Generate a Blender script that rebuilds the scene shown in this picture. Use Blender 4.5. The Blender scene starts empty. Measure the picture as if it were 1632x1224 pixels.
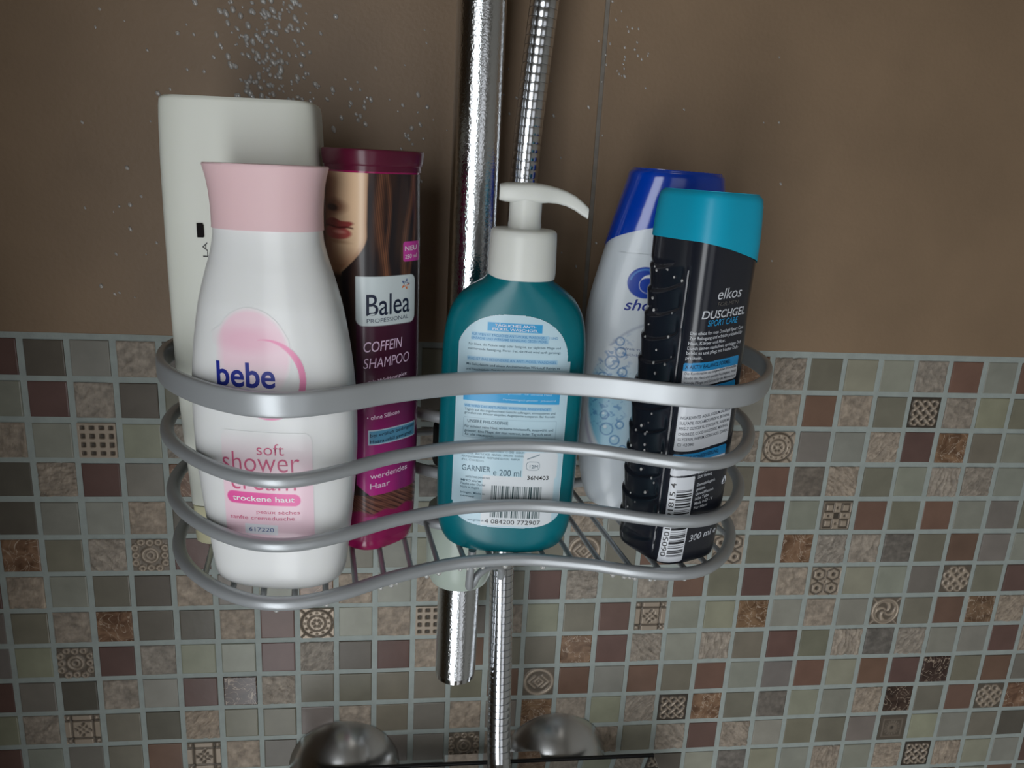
import bpy, bmesh, math, random
import numpy as np
from mathutils import Vector, Matrix, noise

# ================================================================ camera, light, exposure
SC = bpy.context.scene
COL = SC.collection
random.seed(7)
cam_data = bpy.data.cameras.new('camera'); cam = bpy.data.objects.new('camera', cam_data); COL.objects.link(cam)
cam_data.sensor_width = 36.0; cam_data.sensor_fit = 'HORIZONTAL'; cam_data.lens = 36.0*1265/1632
cam_data.clip_start = 0.01
# right, down and forward axes of the phone that took the picture
AX_R = Vector((0.99101559, -0.12253906, 0.05359359)); AX_D = Vector((0.01863671, -0.27028099, -0.96260109)); AX_F = Vector((0.13244156, 0.9549515, -0.26556895))
m = Matrix(((AX_R.x, -AX_D.x, -AX_F.x, -0.08257654), (AX_R.y, -AX_D.y, -AX_F.y, -0.46970425), (AX_R.z, -AX_D.z, -AX_F.z, 0.30759504), (0, 0, 0, 1)))
cam.matrix_world = m
SC.camera = cam
SC.view_settings.view_transform = 'Standard'; SC.view_settings.look = 'None'
SC.view_settings.gamma = 1.0; SC.view_settings.use_curve_mapping = False
SC.view_settings.exposure = 0.0
world = bpy.data.worlds.new('world'); SC.world = world; world.use_nodes = True
world.node_tree.nodes['Background'].inputs[0].default_value = (0.75, 0.85, 1.0, 1)
world.node_tree.nodes['Background'].inputs[1].default_value = 0.3

def area(name, loc, target, sx, sy, power, color):
    l = bpy.data.lights.new(name, 'AREA'); l.shape = 'RECTANGLE'; l.size = sx; l.size_y = sy; l.energy = power; l.color = color
    o = bpy.data.objects.new(name, l); COL.objects.link(o); o.location = loc
    o.rotation_euler = (Vector(target) - Vector(loc)).to_track_quat('-Z', 'Y').to_euler()
    return o
# daylight falling through the bathroom window behind and to the left of the camera
WIN = (-0.42, -1.075, -0.24)
area('window_daylight', WIN, (-0.42, 0, -0.24), 0.46, 1.72, 10.4, (0.95, 0.98, 1.0))
# weak fill light added on the right to soften the shaded sides
area('right_fill_light', (0.32, -1.075, -0.25), (0.32, 0, -0.25), 0.40, 1.6, 1.0, (1.0, 0.98, 0.95))
# very weak fill light added overhead, without a fixture
area('overhead_fill_light', (0.3, -0.7, 1.27), (0.3, -0.7, 0), 0.3, 0.3, 0.4, (1.0, 0.93, 0.84))

# ================================================================ helpers
MATS = {}
def mat(name, color, rough=0.5, metal=0.0, coat=0.0, sss=0.0, trans=0.0, ior=1.45, attr=None, bump=None, vary=None, spec=0.5):
    """procedural Principled material; attr = colour attribute used as base colour; bump = (scale, strength, distance); vary = (scale, amount)"""
    if name in MATS: return MATS[name]
    M = bpy.data.materials.new(name); M.use_nodes = True; nt = M.node_tree; b = nt.nodes['Principled BSDF']
    b.inputs['Base Color'].default_value = (*color, 1); b.inputs['Roughness'].default_value = rough; b.inputs['Metallic'].default_value = metal
    b.inputs['Coat Weight'].default_value = coat; b.inputs['Coat Roughness'].default_value = 0.12
    b.inputs['Subsurface Weight'].default_value = sss; b.inputs['Subsurface Radius'].default_value = (0.004, 0.004, 0.003); b.inputs['Subsurface Scale'].default_value = 1.0
    b.inputs['Transmission Weight'].default_value = trans; b.inputs['IOR'].default_value = ior; b.inputs['Specular IOR Level'].default_value = spec
    tc = nt.nodes.new('ShaderNodeTexCoord')
    src = None
    if attr:
        a = nt.nodes.new('ShaderNodeAttribute'); a.attribute_name = attr; src = a.outputs['Color']
    if vary:
        n = nt.nodes.new('ShaderNodeTexNoise'); n.inputs['Scale'].default_value = vary[0]; n.inputs['Detail'].default_value = 5
        nt.links.new(tc.outputs['Object'], n.inputs['Vector'])
        r = nt.nodes.new('ShaderNodeMapRange'); r.inputs['From Min'].default_value = 0.3; r.inputs['From Max'].default_value = 0.7
        r.inputs['To Min'].default_value = 1 - vary[1]; r.inputs['To Max'].default_value = 1 + vary[1]; nt.links.new(n.outputs['Fac'], r.inputs['Value'])
        mx = nt.nodes.new('ShaderNodeVectorMath'); mx.operation = 'SCALE'
        if src: nt.links.new(src, mx.inputs[0])
        else: mx.inputs[0].default_value = color
        nt.links.new(r.outputs[0], mx.inputs['Scale']); src = mx.outputs[0]
    if src: nt.links.new(src, b.inputs['Base Color'])
    if bump:
        n = nt.nodes.new('ShaderNodeTexNoise'); n.inputs['Scale'].default_value = bump[0]; n.inputs['Detail'].default_value = 4
        nt.links.new(tc.outputs['Object'], n.inputs['Vector'])
        u = nt.nodes.new('ShaderNodeBump'); u.inputs['Strength'].default_value = bump[1]; u.inputs['Distance'].default_value = bump[2]
        nt.links.new(n.outputs['Fac'], u.inputs['Height']); nt.links.new(u.outputs[0], b.inputs['Normal'])
    MATS[name] = M
    return M

def link(name, me, mats, parent=None, loc=None, smooth=True):
    if smooth: me.polygons.foreach_set('use_smooth', [True]*len(me.polygons))
    o = bpy.data.objects.new(name, me); COL.objects.link(o)
    for x in (mats if isinstance(mats, (list, tuple)) else [mats]): me.materials.append(x)
    if parent: o.parent = parent
    if loc: o.location = loc
    return o
def from_bm(name, bm, mats, parent=None, loc=None, smooth=True, sharp=None):
    bmesh.ops.recalc_face_normals(bm, faces=bm.faces)
    if sharp:
        for e in bm.edges:
            if len(e.link_faces) == 2 and e.calc_face_angle(0) > math.radians(sharp): e.smooth = False
    me = bpy.data.meshes.new(name); bm.to_mesh(me); bm.free()
    return link(name, me, mats, parent, loc, smooth)
def tag(o, label=None, cat=None, group=None, kind=None):
    if label: o['label'] = label
    if cat: o['category'] = cat
    if group: o['group'] = group
    if kind: o['kind'] = kind
    return o
def empty(name, loc, rz=0.0, ry=0.0):
    o = bpy.data.objects.new(name, None); COL.objects.link(o); o.location = loc; o.rotation_euler = (0, ry, rz); o.empty_display_size = 0.02
    return o
def loops_mesh(rows, closed=True, cap0=True, cap1=True):
    """rows: list of equally long lists of points"""
    n = len(rows[0]); v = [tuple(p) for r in rows for p in r]; f = []
    for i in range(len(rows)-1):
        for j in range(n if closed else n-1):
            a = i*n+j; b = i*n+(j+1) % n
            f.append((a, b, b+n, a+n))
    if cap0: f.append(tuple(range(n-1, -1, -1)))
    if cap1: f.append(tuple((len(rows)-1)*n+j for j in range(n)))
    return v, f
def lathe(name, prof, m, parent=None, loc=None, seg=48, axis='z', sharp=35, cap0=True, cap1=True):
    rows = []
    for r, h in prof:
        row = []
        for k in range(seg):
            a = 2*math.pi*k/seg; x, y = r*math.cos(a), r*math.sin(a)
            row.append((x, y, h) if axis == 'z' else (x, -h, y))
        rows.append(row)
    v, f = loops_mesh(rows, cap0=cap0, cap1=cap1)
    bm = bmesh.new(); vs = [bm.verts.new(p) for p in v]
    for q in f: bm.faces.new([vs[i] for i in q])
    return from_bm(name, bm, m, parent, loc, sharp=sharp)
def catmull(pts, closed, sub):
    P = [Vector(p) for p in pts]; n = len(P); out = []
    for i in range(n if closed else n-1):
        p1, p2 = P[i], P[(i+1) % n]
        p0 = P[(i-1) % n] if closed or i > 0 else P[0]*2-P[1]
        p3 = P[(i+2) % n] if closed or i < n-2 else P[-1]*2-P[-2]
        for k in range(sub):
            t = k/sub
            out.append(0.5*((2*p1)+(p2-p0)*t+(2*p0-5*p1+4*p2-p3)*t*t+(3*p1-p0-3*p2+p3)*t**3))
    if not closed: out.append(P[-1])
    return out
def tube_bm(bm, path, radius, closed=False, seg=12, profile=None, up=None):
    """sweep a circle (radius may be a function of the index) or a profile [(sideways, up)] along a path"""
    n = len(path); rings = []; last = None
    for i, p in enumerate(path):
        a = path[(i-1) % n] if (closed or i > 0) else p; b = path[(i+1) % n] if (closed or i < n-1) else p
        t = (b-a).normalized()
        if up is not None: u = Vector(up)
        elif last is None: u = Vector((0, 0, 1)) if abs(t.z) < 0.9 else Vector((1, 0, 0))
        else: u = last
        s = t.cross(u).normalized(); w = s.cross(t).normalized(); last = w
        ring = []
        if profile:
            for x, y in profile: ring.append(bm.verts.new(p+s*x+w*y))
        else:
            r = radius(i) if callable(radius) else radius
            for k in range(seg):
                an = 2*math.pi*k/seg; ring.append(bm.verts.new(p+s*(r*math.cos(an))+w*(r*math.sin(an))))
        rings.append(ring)
    m_ = len(rings[0])
    for i in range(n if closed else n-1):
        r0, r1 = rings[i], rings[(i+1) % n]
        for k in range(m_): bm.faces.new((r0[k], r0[(k+1) % m_], r1[(k+1) % m_], r1[k]))
    if not closed: bm.faces.new(rings[0][::-1]); bm.faces.new(rings[-1])
def box_bm(bm, x0, x1, y0, y1, z0, z1, bev=0.0, seg=2):
    b = bmesh.new(); bmesh.ops.create_cube(b, size=1)
    for v in b.verts: v.co = Vector(((x0+x1)/2+v.co.x*(x1-x0), (y0+y1)/2+v.co.y*(y1-y0), (z0+z1)/2+v.co.z*(z1-z0)))
    if bev: bmesh.ops.bevel(b, geom=b.edges[:]+b.verts[:], offset=bev, segments=seg, affect='EDGES', profile=0.5)
    me = bpy.data.meshes.new('tmp'); b.to_mesh(me); b.free(); bm.from_mesh(me); bpy.data.meshes.remove(me)
def srgb(r, g, b):
    f = lambda c: (c/255/12.92 if c/255 <= 0.04045 else ((c/255+0.055)/1.055)**2.4)
    return (f(r), f(g), f(b))
# ================================================================ the bathroom
GLASS = mat('tile_glass', (.3, .3, .3), .30, attr='tint', bump=(260, .15, .0004), vary=(60, .10), spec=.4)
STONE = mat('tile_stone', (.3, .3, .3), .62, attr='tint', bump=(900, .35, .0004), vary=(260, .25))
RELIEF = mat('tile_resin', (.3, .3, .3), .38, attr='tint', metal=.25, bump=(1200, .1, .0002))
GROUT = mat('grout', srgb(152, 160, 156), .85, bump=(700, .4, .0004), vary=(120, .08))
def marble_mat():
    M = bpy.data.materials.new('tile_marble'); M.use_nodes = True; nt = M.node_tree; b = nt.nodes['Principled BSDF']
    a = nt.nodes.new('ShaderNodeAttribute'); a.attribute_name = 'tint'; tc = nt.nodes.new('ShaderNodeTexCoord')
    n = nt.nodes.new('ShaderNodeTexNoise'); n.inputs['Scale'].default_value = 85; n.inputs['Detail'].default_value = 7; n.inputs['Distortion'].default_value = 1.6
    nt.links.new(tc.outputs['Object'], n.inputs['Vector'])
    r = nt.nodes.new('ShaderNodeValToRGB'); r.color_ramp.elements[0].position = .34; r.color_ramp.elements[0].color = (.55, .48, .44, 1)
    r.color_ramp.elements[1].position = .66; r.color_ramp.elements[1].color = (1.3, 1.3, 1.3, 1)
    nt.links.new(n.outputs['Fac'], r.inputs[0])
    v = nt.nodes.new('ShaderNodeTexNoise'); v.inputs['Scale'].default_value = 60; v.inputs['Detail'].default_value = 3; v.inputs['Distortion'].default_value = 2.5
    nt.links.new(tc.outputs['Object'], v.inputs['Vector'])
    k = nt.nodes.new('ShaderNodeValToRGB'); e = k.color_ramp.elements; e[0].position = .485; e[0].color = (0, 0, 0, 1); e[1].position = .515; e[1].color = (0, 0, 0, 1)
    x = e.new(.5); x.color = (1, 1, 1, 1); nt.links.new(v.outputs['Fac'], k.inputs[0])
    mu = nt.nodes.new('ShaderNodeVectorMath'); mu.operation = 'MULTIPLY'; nt.links.new(a.outputs['Color'], mu.inputs[0]); nt.links.new(r.outputs[0], mu.inputs[1])
    mx = nt.nodes.new('ShaderNodeMix'); mx.data_type = 'RGBA'; nt.links.new(k.outputs[0], mx.inputs[0]); nt.links.new(mu.outputs[0], mx.inputs[6]); mx.inputs[7].default_value = (.42, .33, .25, 1)
    nt.links.new(mx.outputs[2], b.inputs['Base Color']); b.inputs['Roughness'].default_value = .22
    return M
MARBLE = marble_mat()

C_ = {'G': srgb(136, 136, 125), 'Y': srgb(139, 138, 120), 'O': srgb(116, 112, 98), 'W': srgb(118, 112, 105), 'D': srgb(94, 89, 80),
      'B': srgb(109, 85, 72), 'R': srgb(97, 75, 69), 'S': srgb(142, 131, 118), 's': srgb(108, 101, 93), 'M': srgb(120, 95, 74), 'm': srgb(64, 49, 42), 'P': srgb(158, 144, 128)}
# One token per tile, left to right from column -1; G pale, Y yellowish, O olive, W warm, D dark, B brown, R red-brown glass;
# S stone (/ \ ridged, = level, | upright strokes, s dark smooth); M, m marble; 1-9 a b stamped relief
ROWS = {
 1: 'O R D G S D O G S O D O G S O B G G O M / O Y G S B G B G G O',
 2: 'R G R S D O O G B S O D O G B O S G O G S B S O 4 S Y O G R G',
 3: 'G S G 1 Y / G O B G D S O G B S Y B Y / 3 W G / R M O G S B G',
 4: 'G D = R W M G S O B O s D O G S B G O O B s \\ O G | / G O S G',
 5: 'S D G G S D O G S B O Y G D O / G O G S R G 8 B O B G W O G B',
 6: 'G M O \\ 2 R B G S O G Y B G O 5 O B S 6 O M / S s O B W G O S',
 7: 'R S G O D S W G M S G / Y O R = G S B O R S 6 Y G W a O R G S',
 8: 'W O S M D D S R 3 G S 1 W S Y O R 7 G Y M G S G b O B M / O G',
 9: 'W Y 2 R S Y G R / D R S B O O M R \\ G | O R O | s / G G R | O',
 10: 'R W D S G R m \\ O O O O O B 5 B G B O B G W B Y B R m O B W G',
 11: 'Y S 7 O D / O O W S O W S W M S Y / 4 M O s Y G / m O B a M G',
 12: 'R G W O B 7 S D G O W W 2 S B G | O \\ R \\ G O O W 9 Y G O D S',
 13: 'G O B S G O R D S G O s G O W S G O D G s Y G | G = 4 | Y G R'}
def relief(kind, x, y):
    """height 0..1 of a stamped tile, x and y in -1..1"""
    r = np.hypot(x, y); th = np.arctan2(y, x)
    line = lambda d, w: np.clip(1.6 - np.abs(d)/w, 0, 1)
    base = np.full_like(x, .55)
    if kind == '1':
        fx = np.abs(((x*1.02+1)*2) % 1 - .5); fy = np.abs(((y*1.02+1)*2) % 1 - .5)
        return np.where((fx < .24) & (fy < .24), 0, .85)
    if kind == '2':
        h = .25 + .6*line(r-.42, .07) + .5*line(r-.2, .06)
        for k in range(12):
            a = 2*math.pi*k/12; q = .8+.18*abs(math.sin(2*a)); h = np.maximum(h, .9*line(np.hypot(x-q*math.cos(a), y-q*math.sin(a))-.15, .07))
        return np.clip(h, 0, 1)
    if kind == '3':
        h = base + .4 - .9*line(r-.93, .05) - .8*line(r-.52, .04)
        for k in range(12): a = 2*math.pi*k/12; h -= .8*(np.hypot(x-.72*math.cos(a), y-.72*math.sin(a)) < .06)
        for k in range(6): a = 2*math.pi*k/6; h -= .7*(np.hypot(x-.22*math.cos(a), y-.22*math.sin(a)) < .09)
        h -= .9*(line(np.abs(x)-np.abs(y), .05)*(r > .95)); return np.clip(h, 0, 1)
    if kind == '4':
        u, v = (x+y)*1.7, (x-y)*1.7; l1 = line((u % 1)-.5, .16); l2 = line((v % 1)-.5, .16); over = ((np.floor(u)+np.floor(v)) % 2) == 0
        h = np.where(over, np.maximum(l1, .6*l2), np.maximum(l2, .6*l1)); return np.where((np.abs(x) > .86) | (np.abs(y) > .86), 0, h)
    if kind == '5':
        u, v = (x+y)*.707, (x-y)*.707; sq = np.maximum(np.abs(u), np.abs(v))
        h = .25+.7*line(r-.9, .09)+.65*line(sq-.22, .06)+.6*line(sq-.47, .06)*((u*v) > -.1)+.5*(r < .07); return np.clip(h, 0, 1)
    if kind == '6':
        h = np.full_like(x, .85)
        for cx in (-.5, .5):
            for cy in (-.5, .5):
                u, v = x-cx, y-cy; hx = np.maximum(np.abs(u), np.maximum(np.abs(.5*u+.866*v), np.abs(.5*u-.866*v)))
                h -= .8*line(hx-.40, .045)+.8*(hx < .13)
        return np.clip(h-.5*(r < .08), 0, 1)
    if kind == '7':
        h = .85-.75*line(np.abs(x)-.62, .05)-.75*line(np.abs(y)-.62, .05)
        h -= .7*(np.abs(r-.33-.09*np.cos(4*th+.8)) < .09)*(np.cos(8*th) > -.3)+.6*(r < .09)
        h -= .5*line(np.hypot(np.abs(x)-.82, np.abs(y)-.82)-.14, .04); return np.clip(h, 0, 1)
    if kind == '8':
        h = np.full_like(x, .9)
        for cx in (-.55, .55):
            for cy in (-.55, .55):
                q = np.maximum(np.abs(x-cx), np.abs(y-cy)); h -= .85*line(q-.27, .05)
        h -= .85*(np.maximum(np.abs(x), np.abs(y)) < .2); h -= .8*((np.abs(np.abs(x)-.55)+np.abs(y) < .11) | (np.abs(np.abs(y)-.55)+np.abs(x) < .11))
        h -= .8*((np.abs(x) > .93) | (np.abs(y) > .93)); return np.clip(h, 0, 1)
    if kind == '9':
        sq = np.maximum(np.abs(x), np.abs(y)); h = .35+.4*line(sq-.7, .04)+.4*(r < .6)*(np.cos(18*th) > 0)*(r > .42)+.45*line(r-.28, .1)-.3*(r < .1); return np.clip(h, 0, 1)*.6
    if kind == 'a':
        u, v = (x+y)*.707, (x-y)*.707; h = .2+.8*line(u, .09)*(np.abs(v) < .95)+.8*line(v, .09)*(np.abs(u) < .95)
        for a in range(8):
            t = math.pi/8+a*math.pi/4; h = np.maximum(h, .85*line(np.hypot(x-.72*math.cos(t), y-.72*math.sin(t))-.22, .07))
        return np.clip(h, 0, 1)
    h = .25+.75*line(r-.9, .06)+.5*line(r-.75, .04)+.75*(r < .7)*np.clip(np.cos(4*th-9*r)*1.6, 0, 1); h += .5*line(np.abs(x)-np.abs(y), .06)*(r > 1.0); return np.clip(h, 0, 1)

def build_mosaic():
    PITCH = .025; V = []; F = []; MI = []; T = []
    def quad_grid(xs, zs, H, col, mi, wall=True):
        """front surface y=-H[i][j] with walls down to the grout"""
        b = len(V); n, m_ = len(xs), len(zs)
        for j in range(m_):
            for i in range(n): V.append((xs[i], -H[j][i], zs[j])); T.append(col[j][i] if isinstance(col, list) else col)
        for j in range(m_-1):
            for i in range(n-1): F.append((b+j*n+i, b+j*n+i+1, b+(j+1)*n+i+1, b+(j+1)*n+i)); MI.append(mi)
        rim = [(i, 0) for i in range(n)]+[(n-1, j) for j in range(1, m_)]+[(i, m_-1) for i in range(n-2, -1, -1)]+[(0, j) for j in range(m_-2, 0, -1)]
        k = len(V)
        for i, j in rim: V.append((xs[i], 0.0002, zs[j])); T.append(col[j][i] if isinstance(col, list) else col)
        q = len(rim)
        for t in range(q):
            t2 = (t+1) % q; a = b+rim[t][1]*n+rim[t][0]; c = b+rim[t2][1]*n+rim[t2][0]
            F.append((a, k+t, k+t2, c)); MI.append(mi)
    rnd = random.Random(3)
    for row in range(1, 21):
        toks = ROWS.get(row, '').split()
        for c in range(-9, 39):
            k = c+1
            tok = toks[k] if toks and 0 <= k < len(toks) else rnd.choice('GGGOOOYWDBRSS/M246ROGSBGO')
            x0 = (c-13)*PITCH; z1 = (8-row+1)*PITCH
            jx, jz = rnd.uniform(-.0003, .0003), rnd.uniform(-.0003, .0003); g = .0018
            xa, xb, za, zb = x0+g+jx, x0+PITCH-g+jx, z1-PITCH+g+jz, z1-g+jz
            br = rnd.uniform(.90, 1.1); lift = rnd.uniform(.0004, .0010)
            if tok in 'GYOWDBR' or tok in 'Mm':
                col = tuple(min(1, q*br*rnd.uniform(.97, 1.03)) for q in C_[tok])
                e = .0007
                xs = [xa, xa+e*.35, xa+e, xb-e, xb-e*.35, xb]; zs = [za, za+e*.35, za+e, zb-e, zb-e*.35, zb]; tx, tz = rnd.uniform(-.008, .008), rnd.uniform(-.008, .008)
                lv = [.45, .85, 1, 1, .85, .45]
                H = [[lift*min(lv[i], lv[j])+(xs[i]-xs[0])*tx+(zs[j]-zs[0])*tz for i in range(6)] for j in range(6)]
                quad_grid(xs, zs, H, col, 3 if tok in 'Mm' else 1)
            elif tok in 'Ss/\\=|':
                N = 26; xs = [xa+(xb-xa)*i/(N-1) for i in range(N)]; zs = [za+(zb-za)*j/(N-1) for j in range(N)]
                base = C_['s'] if tok == 's' else C_['S']; ang = {'/': .8, '\\': -.75, '=': .12, '|': 1.5, 'S': rnd.uniform(0, 3), 's': 0}[tok]
                ca, sa = math.cos(ang), math.sin(ang); amp = {'S': .0007, 's': .00014}.get(tok, .0012); ox = rnd.uniform(0, 50); hue = rnd.uniform(-.04, .05)
                H = []; CC = []
                for j in range(N):
                    h_, c_ = [], []
                    for i in range(N):
                        x, z = xs[i], zs[j]; u = (x*ca+z*sa)*130; v = (-x*sa+z*ca)*(620 if tok not in 'Ss' else 240)
                        a = noise.noise(Vector((u+ox, v+1.3*noise.noise(Vector((x*150, z*150, ox))), ox)))
                        b_ = noise.noise(Vector((x*700, z*700, ox+3)))
                        edge = min(i, j, N-1-i, N-1-j); q = a*.8+b_*.35
                        h_.append(.0009+amp*q-(.0004 if edge == 0 else 0))
                        w = br*(1+.42*q)
                        c_.append((base[0]*w*(1+hue), base[1]*w, base[2]*w*(1-hue)))
                    H.append(h_); CC.append(c_)
                quad_grid(xs, zs, H, CC, 2)
            else:
                N = 48; xs = [xa+(xb-xa)*i/(N-1) for i in range(N)]; zs = [za+(zb-za)*j/(N-1) for j in range(N)]
                X, Z = np.meshgrid(np.linspace(-1, 1, N), np.linspace(-1, 1, N)); h = relief(tok, X, Z)
                h = (h+np.roll(h, 1, 0)+np.roll(h, 1, 1)+np.roll(h, -1, 0)+np.roll(h, -1, 1))/5
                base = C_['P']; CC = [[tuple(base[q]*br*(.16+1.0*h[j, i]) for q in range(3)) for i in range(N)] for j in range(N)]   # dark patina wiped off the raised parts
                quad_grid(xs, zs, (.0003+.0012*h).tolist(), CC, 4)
    # grout bed
    b = len(V); x0, x1, z0, z1 = -.56, .66, -.3, .2022
    for p in ((x0, 0, z0), (x1, 0, z0), (x1, 0, z1), (x0, 0, z1), (x0, .02, z0), (x1, .02, z0), (x1, .02, z1), (x0, .02, z1)): V.append(p); T.append((.3, .3, .3))
    for q in ((0, 1, 2, 3), (5, 4, 7, 6), (3, 2, 6, 7), (1, 0, 4, 5), (0, 3, 7, 4), (2, 1, 5, 6)): F.append(tuple(b+i for i in q)); MI.append(0)
    me = bpy.data.meshes.new('wall_back'); me.from_pydata(V, [], F); me.polygons.foreach_set('material_index', MI)
    at = me.color_attributes.new('tint', 'FLOAT_COLOR', 'POINT'); at.data.foreach_set('color', [q for t in T for q in (*t, 1.0)])
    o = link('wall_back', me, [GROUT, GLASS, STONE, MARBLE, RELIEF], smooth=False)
    tag(o, kind='structure', label='mosaic band of small glass, stone and stamped tiles behind the basket')
build_mosaic()

def slab(name, x0, x1, y0, y1, z0, z1, m, bev=0.0):
    bm = bmesh.new(); box_bm(bm, x0, x1, y0, y1, z0, z1, bev); o = from_bm(name, bm, m, smooth=False); tag(o, kind='structure'); return o
BROWN = mat('brown_wall_tile', srgb(131, 109, 86), .5, bump=(420, .25, .0006), vary=(14, .10))
PALE = mat('pale_plaster', srgb(176, 174, 168), .8, vary=(4, .03), bump=(60, .1, .001))
DARKFLOOR = mat('floor_tile', srgb(150, 144, 136), .25, vary=(6, .1))
JOINT = mat('silicone_joint', srgb(118, 112, 104), .45, vary=(200, .15))
slab('wall_back', -.75, .02275, -.0018, .02, .2024, 1.3, BROWN, .0005)
slab('wall_back', .02515, .75, -.0018, .02, .2024, 1.3, BROWN, .0005)
slab('trim_1', .02275, .02515, -.0011, .02, .2024, 1.3, JOINT)
slab('wall_back', -.75, -.56, 0, .02, -1.1, .2022, GROUT); slab('wall_back', .66, .75, 0, .02, -1.1, .2022, GROUT); slab('wall_back', -.56, .66, 0, .02, -1.1, -.3, GROUT)
slab('floor', -1.3, .95, -1.2, .05, -1.15, -1.1, DARKFLOOR)
slab('ceiling', -1.3, .95, -1.2, .05, 1.3, 1.35, PALE)
slab('wall_right', .75, .8, -1.12, .02, -1.1, 1.3, PALE)
slab('wall_left', -1.25, -1.2, -1.12, .02, -1.1, 1.3, PALE)
slab('wall_light_blocker', -.75, -.300, -.42, -.38, -1.1, 1.3, PALE)  # unseen blocker, added so its edge shades the left of the wall
slab('wall_light_blocker', -.80, -.75, -.42, .02, -1.1, 1.3, BROWN)
# wall behind the camera with its window opening
WX0, WX1, WZ0, WZ1 = -.67, -.17, -1.10, .63
for q in ((-1.25, WX0, -1.1, 1.3), (WX1, .09, -1.1, 1.3), (.55, .8, -1.1, 1.3), (.09, .55, .58, 1.3), (WX0, WX1, WZ1, 1.3)): slab('wall_front', q[0], q[1], -1.17, -1.12, q[2], q[3], PALE)
bm = bmesh.new()
for q in ((WX0, WX0+.03, WZ0, WZ1), (WX1-.03, WX1, WZ0, WZ1), (WX0, WX1, WZ0, WZ0+.03), (WX0, WX1, WZ1-.03, WZ1)): box_bm(bm, q[0], q[1], -1.15, -1.11, q[2], q[3], .003)
tag(from_bm('window_1', bm, mat('window_frame_white', (.7, .7, .7), .4), smooth=False), kind='structure')
bm = bmesh.new()
for q in ((.09, .12, -1.1, .58), (.52, .55, -1.1, .58), (.09, .55, .55, .58), (.09, .55, -.32, -.28)): box_bm(bm, q[0], q[1], -1.15, -1.11, q[2], q[3], .003)
tag(from_bm('fill_light_frame', bm, MATS['window_frame_white'], smooth=False), kind='structure')  # unseen frame added round the right-hand fill light
# ---------------------------------------------------------------- bottle shapes
def smooth_interp(xs, ys, x):
    """monotone cubic interpolation through a small table"""
    xs = np.asarray(xs, float); ys = np.asarray(ys, float)
    x = min(max(x, xs[0]), xs[-1])
    i = int(min(max(np.searchsorted(xs, x) - 1, 0), len(xs) - 2))
    h = np.diff(xs); dl = np.diff(ys) / h
    def slope(k):
        if k <= 0: return dl[0]
        if k >= len(dl): return dl[-1]
        if dl[k-1] * dl[k] <= 0: return 0.0
        a = 2*h[k] + h[k-1]; b = h[k] + 2*h[k-1]
        return (a + b) / (a / dl[k-1] + b / dl[k])
    t = (x - xs[i]) / h[i]; m0 = slope(i); m1 = slope(i+1)
    return ((1+2*t)*(1-t)**2*ys[i] + t*(1-t)**2*h[i]*m0 + t*t*(3-2*t)*ys[i+1] + t*t*(t-1)*h[i]*m1)

class Shape:
    """Upright bottle: superellipse sections whose half width, half depth and roundness change with height (metres)."""
    def __init__(self, prof, depth, power, pos, yaw=0.0, tilt=0.0):
        self.prof = prof; self.depth = depth; self.power = power
        self.pos = pos; self.yaw = math.radians(yaw); self.tilt = tilt; self.cache = {}
        self.h = prof[-1][0]
    def wdn(self, z):
        w = smooth_interp([q[0] for q in self.prof], [q[1] for q in self.prof], z)
        d = self.depth(z, w); n = self.power(z) if callable(self.power) else self.power
        return w, d, n
    def table(self, z):
        k = round(z * 5000)
        if k not in self.cache:
            w, d, n = self.wdn(k / 5000.0)
            t = np.linspace(0, 2*np.pi, 721)
            c, s = np.sin(t), -np.cos(t)
            x = w*np.sign(c)*np.abs(c)**(2/n); y = d*np.sign(s)*np.abs(s)**(2/n)
            L = np.concatenate([[0], np.cumsum(np.hypot(np.diff(x), np.diff(y)))])
            self.cache[k] = (x, y, L)
        return self.cache[k]
    def girth(self, z): return self.table(z)[2][-1]
    def point(self, s, z, off=0.0):
        """s: distance along the surface from the middle of the front, positive to the right"""
        x, y, L = self.table(z); T = L[-1]; q = s % T
        i = int(min(max(np.searchsorted(L, q) - 1, 0), len(L) - 2))
        seg = max(L[i+1] - L[i], 1e-9); f = (q - L[i]) / seg
        px = x[i] + (x[i+1]-x[i])*f; py = y[i] + (y[i+1]-y[i])*f
        if off:
            a, b = (i - 4) % 720, (i + 5) % 720
            tx, ty = x[b]-x[a], y[b]-y[a]; l = math.hypot(tx, ty) or 1
            px += off*ty/l; py -= off*tx/l
        return (px, py, z)
P_BEBE = [(0,.0268),(.0006,.0280),(.002,.0288),(.0106,.0303),(.0212,.0316),(.0319,.0329),(.0425,.0340),(.0531,.0349),(.0637,.0354),(.0743,.0355),(.0849,.0352),(.0956,.0344),(.1062,.0331),(.1168,.0313),(.1274,.0290),(.138,.0260),(.1460,.0236),(.152,.0224),(.158,.0220)]
P_WHITE = [(0,.0290),(.0008,.0303),(.004,.0306),(.0165,.0308),(.032,.0314),(.0477,.0322),(.0636,.0330),(.0795,.0336),(.11,.0339),(.142,.0340),(.173,.0338),(.190,.0334),(.200,.0330),(.2050,.0325),(.2062,.0318),(.2068,.0305)]
P_BALEA = [(0,.0165),(.001,.0177),(.004,.0185),(.0145,.0193),(.029,.0198),(.044,.0201),(.058,.0203),(.14,.0203),(.16,.0200),(.1745,.0198),(.1815,.0198)]
P_GARN = [(0,.0262),(.0006,.0278),(.0015,.0291),(.004,.0309),(.008,.0325),(.013,.0336),(.018,.0340),(.028,.0344),(.045,.0346),(.073,.0346),(.098,.0344),(.108,.0337),(.115,.0325),(.121,.0304),(.126,.0272),(.1295,.0232),(.1325,.0188),(.1345,.0160),(.1362,.0148),(.138,.0145)]
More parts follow.
